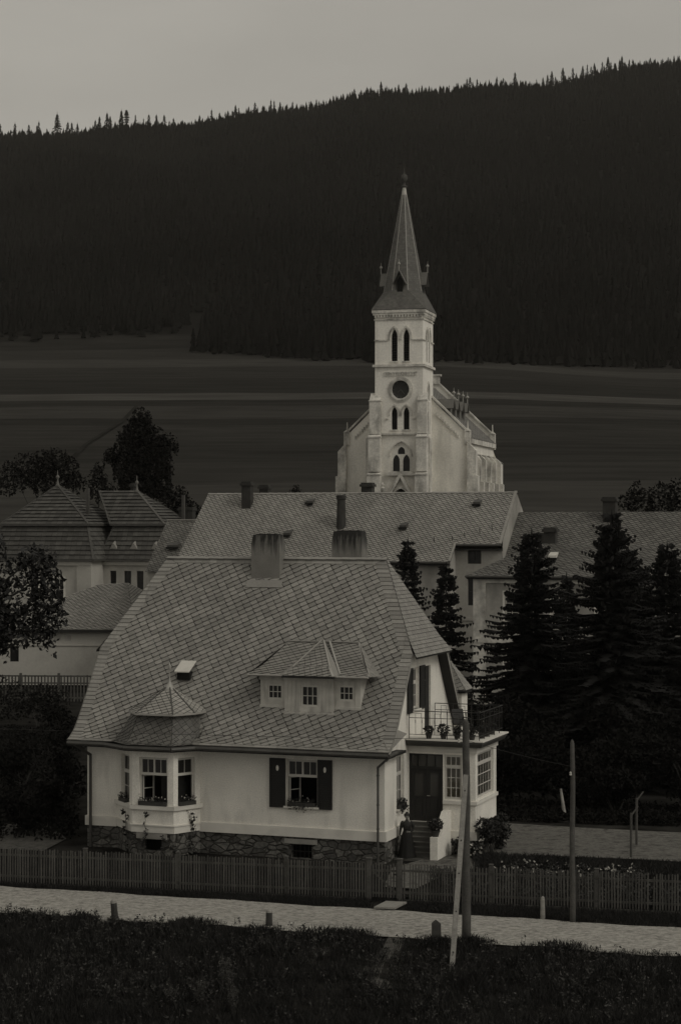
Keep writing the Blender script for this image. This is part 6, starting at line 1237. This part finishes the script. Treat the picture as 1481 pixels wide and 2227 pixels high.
for k in range(6):
    t = thing('skyline_spruce', 'x', 'spruce', (0, 0, 0)); f, s = skyline_mesh(200 + k, 'spruce'); f.build('crown', forest_m, t); s.build('trunk', bark, t); protos.append((t, kids(t)))
GSK = 'spruces standing out along the skyline of the wooded hill'; rnd = random.Random(9); x = -318.0; used = set(); sky_t = []
while x < 320:
    Y = 1802 + rnd.uniform(-6, 6); clump = .5 + .5 * math.sin(x * .045 + 1.3) * math.sin(x * .017); sc = rnd.uniform(.65, 1.1) + (.45 * rnd.random() + .12 if rnd.random() < .25 + .25 * clump else 0)
    if x < -60: sc *= 1.5 if rnd.random() < .6 else 1.15
    k = rnd.randrange(6); p, kk = protos[k]; z = gz(x, Y) - .5
    if abs(x + 199) > 4.5:
        if k not in used: used.add(k); p.location = (x, Y, z); p.scale = (sc,) * 3; q = p
        else: q = dup(p, (x, Y, z), rnd.uniform(0, 360), sc, None, kk)
        q['group'] = GSK; sky_t.append((x, sc, q))
    x += rnd.choice((3.0, 4.2, 5.5, 7.5, 9.5)) if x < -60 else rnd.choice((3.0, 4.0, 5.2, 6.5))
def ordn(n): return {1: 'nearest', 2: 'second', 3: 'third', 4: 'fourth', 5: 'fifth', 6: 'sixth', 7: 'seventh', 8: 'eighth', 9: 'ninth', 10: 'tenth'}.get(n, '%d%s' % (n, 'th' if 10 < n % 100 < 14 else {1: 'st', 2: 'nd', 3: 'rd'}.get(n % 10, 'th')))
for lo_, hi_, key, txt in ((-999, -199, -1, 'left of the tall layered pine'), (-199, -70, 1, 'right of the tall layered pine'), (-70, 59.6, -1, 'left of the line of the church spire'), (59.6, 999, 1, 'right of the line of the church spire')):
    for n, (x, sc, q) in enumerate(sorted([e for e in sky_t if lo_ <= e[0] < hi_], key=lambda e: e[0] * key), 1):
        q['label'] = '%s spruce on the skyline, %s %s' % ('tall' if sc > 1.3 else 'middling' if sc > .95 else 'short', ordn(n), txt)
n_sky = len(sky_t)
t = thing('scots_pine', 'tall layered pine that overtops the skyline at the left', 'pine', (-199.3, 1800, gz(-199.3, 1800)), 0); f, s = skyline_mesh(300, 'pine'); f.build('crown', forest_m, t); s.build('trunk', bark, t)

# ---------------------------------------------------------------- grass, weeds and garden plants (uncountable)
def blades(V_, F_, rnd, x, y, z, h, n, w_=.012, spread=.12):
    for _ in range(n):
        a = rnd.uniform(0, 6.28); bx_, by_ = x + rnd.uniform(-spread, spread), y + rnd.uniform(-spread, spread); hh = h * rnd.uniform(.5, 1.2); l = hh * rnd.uniform(.1, .55); dx, dy = math.cos(a), math.sin(a); o = len(V_); sx_, sy_ = -dy * w_, dx * w_
        V_ += [(bx_ - sx_, by_ - sy_, z), (bx_ + sx_, by_ + sy_, z), (bx_ + dx * l * .5, by_ + dy * l * .5, z + hh * .7), (bx_ + dx * l, by_ + dy * l, z + hh)]; F_ += [(o, o + 1, o + 2), (o + 1, o + 3, o + 2)]
rnd = random.Random(21); V_ = []; F_ = []; W_ = MB()
for _ in range(34000):
    x = rnd.uniform(-12.5, 12.5); t = -2.0 - abs(rnd.random() ** 1.25) * 11.5; y = road_c(x) + t / .954
    edge = .35 * math.sin(x * .9) + .25 * math.sin(x * 2.3 + 1)
    if t > -2.2 + edge * .5 + .2: continue
    if abs(x - (1.3 + .3 * math.sin(y * .9))) < .3 and 55 < y < 59.3 and rnd.random() < .8: continue
    if 1.0 < x < 2.6 and t > -5 and rnd.random() < .6 * (1 - abs(x - 1.8) / .8): continue
    near = min(1, (-2 - t) / 1.5); blades(V_, F_, rnd, x, y, gz(x, y), .10 + .26 * near * rnd.random() ** 2 + .30 * max(0, noise.noise(Vector((x * .9, y * .9, 3)))), 4, .009)
for _ in range(9000):      # verge between the road and the fence, and under the fence
    x = rnd.uniform(-13, 13); f_y = FA[1] + (x - FA[0]) * (FB[1] - FA[1]) / (FB[0] - FA[0]); y = rnd.uniform(road_c(x) + 2.15, f_y + .5)
    if 1.0 < x < 2.2 and y < 64.6: continue
    blades(V_, F_, rnd, x, y, 0, .16, 4, .012)
for _ in range(9000):      # lawn behind the fence
    x = rnd.uniform(-14, 14); f_y = FA[1] + (x - FA[0]) * (FB[1] - FA[1]) / (FB[0] - FA[0]); y = f_y + rnd.uniform(.2, 6)
    if x < 2.6 and y > 71.5 - .358 * (x - 1.65): continue
    if 3 < x and y > 70.6 and rnd.random() < .8: continue
    if 1.4 < x < 3.2: continue
    blades(V_, F_, rnd, x, y, 0, .26, 4, .014)
for cx_, cy_, rr_, hh_, nn_ in ((-7.25, 61.3, .7, .22, 110), (-2.25, 60.2, .6, .22, 110), (2.93, 58.35, .8, .28, 160), (3.85, 58.3, .9, .32, 200), (-10, 62.4, 1.2, .3, 130), (-4.6, 61.0, .9, .35, 130), (.2, 59.6, .9, .3, 110), (6.5, 57.6, 1.2, .3, 160), (6.5, 62.1, .5, .25, 60), (7.4, 61.6, .5, .3, 80)):
    for _ in range(nn_): a = rnd.uniform(0, 6.28); d = rr_ * rnd.random() ** .6; x = cx_ + math.cos(a) * d; y = cy_ + math.sin(a) * d * .5; blades(V_, F_, rnd, x, y, gz(x, y), hh_ * (1.1 - d / rr_ * .7), 5, .010)
me = bpy.data.meshes.new('grass'); me.from_pydata(V_, [], F_); me.materials.append(grass_m); o = bpy.data.objects.new('grass', me); COL.objects.link(o); tag(o, 'dark rough grass on the roadside bank and along the fence', 'grass', kind='stuff')
mb = MB(); rnd = random.Random(22)
for _ in range(4200):
    x = rnd.uniform(-12.5, 12.5); t = -2.3 - rnd.random() ** 1.1 * 9.5; y = road_c(x) + t / .954
    if noise.noise(Vector((x * .35, y * .35, 7))) < .0 and rnd.random() < .7: continue
    h = rnd.uniform(.15, .5); z = gz(x, y); mb.bar((x, y, z), (x + rnd.uniform(-.05, .05), y, z + h), .006, 3, caps=False); leaves(mb, (x, y, z + h * .65), (.10, .10, h * .45), rnd.randint(5, 11), .045, rnd)
o = mb.build('weeds', mat('weed_green', .026, rough=.7, var=.5, scale=.5, fine=0, island=.6)); tag(o, 'leafy weeds scattered through the roadside bank', 'weeds', kind='stuff')
def weed(label, x, y, h, seed, m):
    rnd = random.Random(seed); t = thing('tall_weed', label, 'weed', (x, y, gz(x, y)), 0, 'pale tall weeds on the roadside bank'); st = MB(); lf = MB()
    for k in range(16):
        a = rnd.uniform(0, 6.28); e = Vector((math.cos(a) * h * .45 * rnd.random(), math.sin(a) * h * .3 * rnd.random(), h * rnd.uniform(.55, 1.05))); st.bar((0, 0, 0), e, .007, 4, r2=.004)
        for q in range(12): leaves(lf, Vector((0, 0, 0)).lerp(e, .3 + .7 * q / 12), (.07, .07, .05), 3, .03, rnd)
    st.build('stems', m, t); lf.build('foliage', m, t)
for k, (x, y, h) in enumerate([(-3.3, 55.2, 1.1), (-3.9, 54.3, .8), (-4.8, 54.6, .7), (-3.0, 53.8, .8)]): weed(('tallest pale weed at the bottom below the front window', 'pale weed left of the tallest one', 'leftmost of the pale weeds on the bank', 'pale weed at the lower edge right of the others')[k], x, y, h, 400 + k, weed_m)
V2, F2 = [], []
for _ in range(5200): x = rnd.uniform(5, 14); y = 71.2 - .30 * (x - 7) + rnd.uniform(-1.1, 1.7); blades(V2, F2, rnd, x, y, 0, .30, 4, .016)
me = bpy.data.meshes.new('yard_grass'); me.from_pydata(V2, [], F2); me.materials.append(grass_m); o = bpy.data.objects.new('yard_grass', me); COL.objects.link(o); tag(o, 'ragged grass between the flower bed and the garden yard', 'grass', kind='stuff')
# flower bed behind the fence on the right, vegetable rows beyond the yard
mb = MB(); rnd = random.Random(23)
for _ in range(420): x = rnd.uniform(6.2, 10.8); y = 69.5 - .25 * (x - 6) + rnd.uniform(-1.3, 1.3); h = rnd.uniform(.15, .45); leaves(mb, (x, y, h * .6), (.14, .14, h * .5), 9, .06, rnd)
for _ in range(500): x = rnd.uniform(3.6, 13.5); y = 66.0 - .25 * (x - 4) + rnd.uniform(-1.2, 1.8); h = rnd.uniform(.2, .5); leaves(mb, (x, y, h * .6), (.14, .14, h * .5), 9, .06, rnd)
tag(mb.build('flower_bed', leafm), 'leafy flower beds behind the right part of the street fence', 'flower bed', kind='stuff')
mb = MB()
for _ in range(60): x = rnd.uniform(5.5, 10.6); y = 69.6 - .25 * (x - 6) + rnd.uniform(-1.1, 1.1); leaves(mb, (x, y, rnd.uniform(.25, .5)), (.04, .04, .04), 7, .032, rnd)
tag(mb.build('blossoms', petal), 'white blossoms dotted over the flower bed on the right', 'blossoms', kind='stuff')
mb = MB()
for r_ in range(5):
    for _ in range(240): x = rnd.uniform(5.8, 15); y = 82.6 + r_ * 1.0 - .2 * (x - 7) + rnd.uniform(-.25, .25); h = rnd.uniform(.2, .5); leaves(mb, (x, y, h * .5), (.2, .2, h * .5), 8, .085, rnd)
tag(mb.build('vegetable_rows', leafd), 'rows of dark vegetable leaves beyond the garden yard', 'vegetables', kind='stuff')
mb = MB()
for _ in range(1500): x = rnd.uniform(-19, -12.4); y = rnd.uniform(77, 118); x = x * y / 90; h = rnd.uniform(.2, .8); leaves(mb, (x, y, h * .5), (.3, .3, h * .5), 9, .10, rnd)
tag(mb.build('undergrowth', leafd), 'dark garden undergrowth left of the villa', 'undergrowth', kind='stuff')
print('skyline trees', n_sky)

# ---------------------------------------------------------------- thin valley air
mb = MB(); mb.box(-900, 900, -80, 2500, -60, 560); o = mb.build('haze', None or room)
hm = bpy.data.materials.new('valley_air'); hm.use_nodes = True; hn = hm.node_tree.nodes; hn.remove(hn['Principled BSDF']); pv = hn.new('ShaderNodeVolumePrincipled'); pv.inputs['Color'].default_value = g(.9); pv.inputs['Density'].default_value = 4.0e-5
hm.node_tree.links.new(pv.outputs[0], hn['Material Output'].inputs['Volume']); o.data.materials.clear(); o.data.materials.append(hm)
tag(o, 'thin pale haze in the valley air in front of the wooded hill', 'haze', kind='stuff')
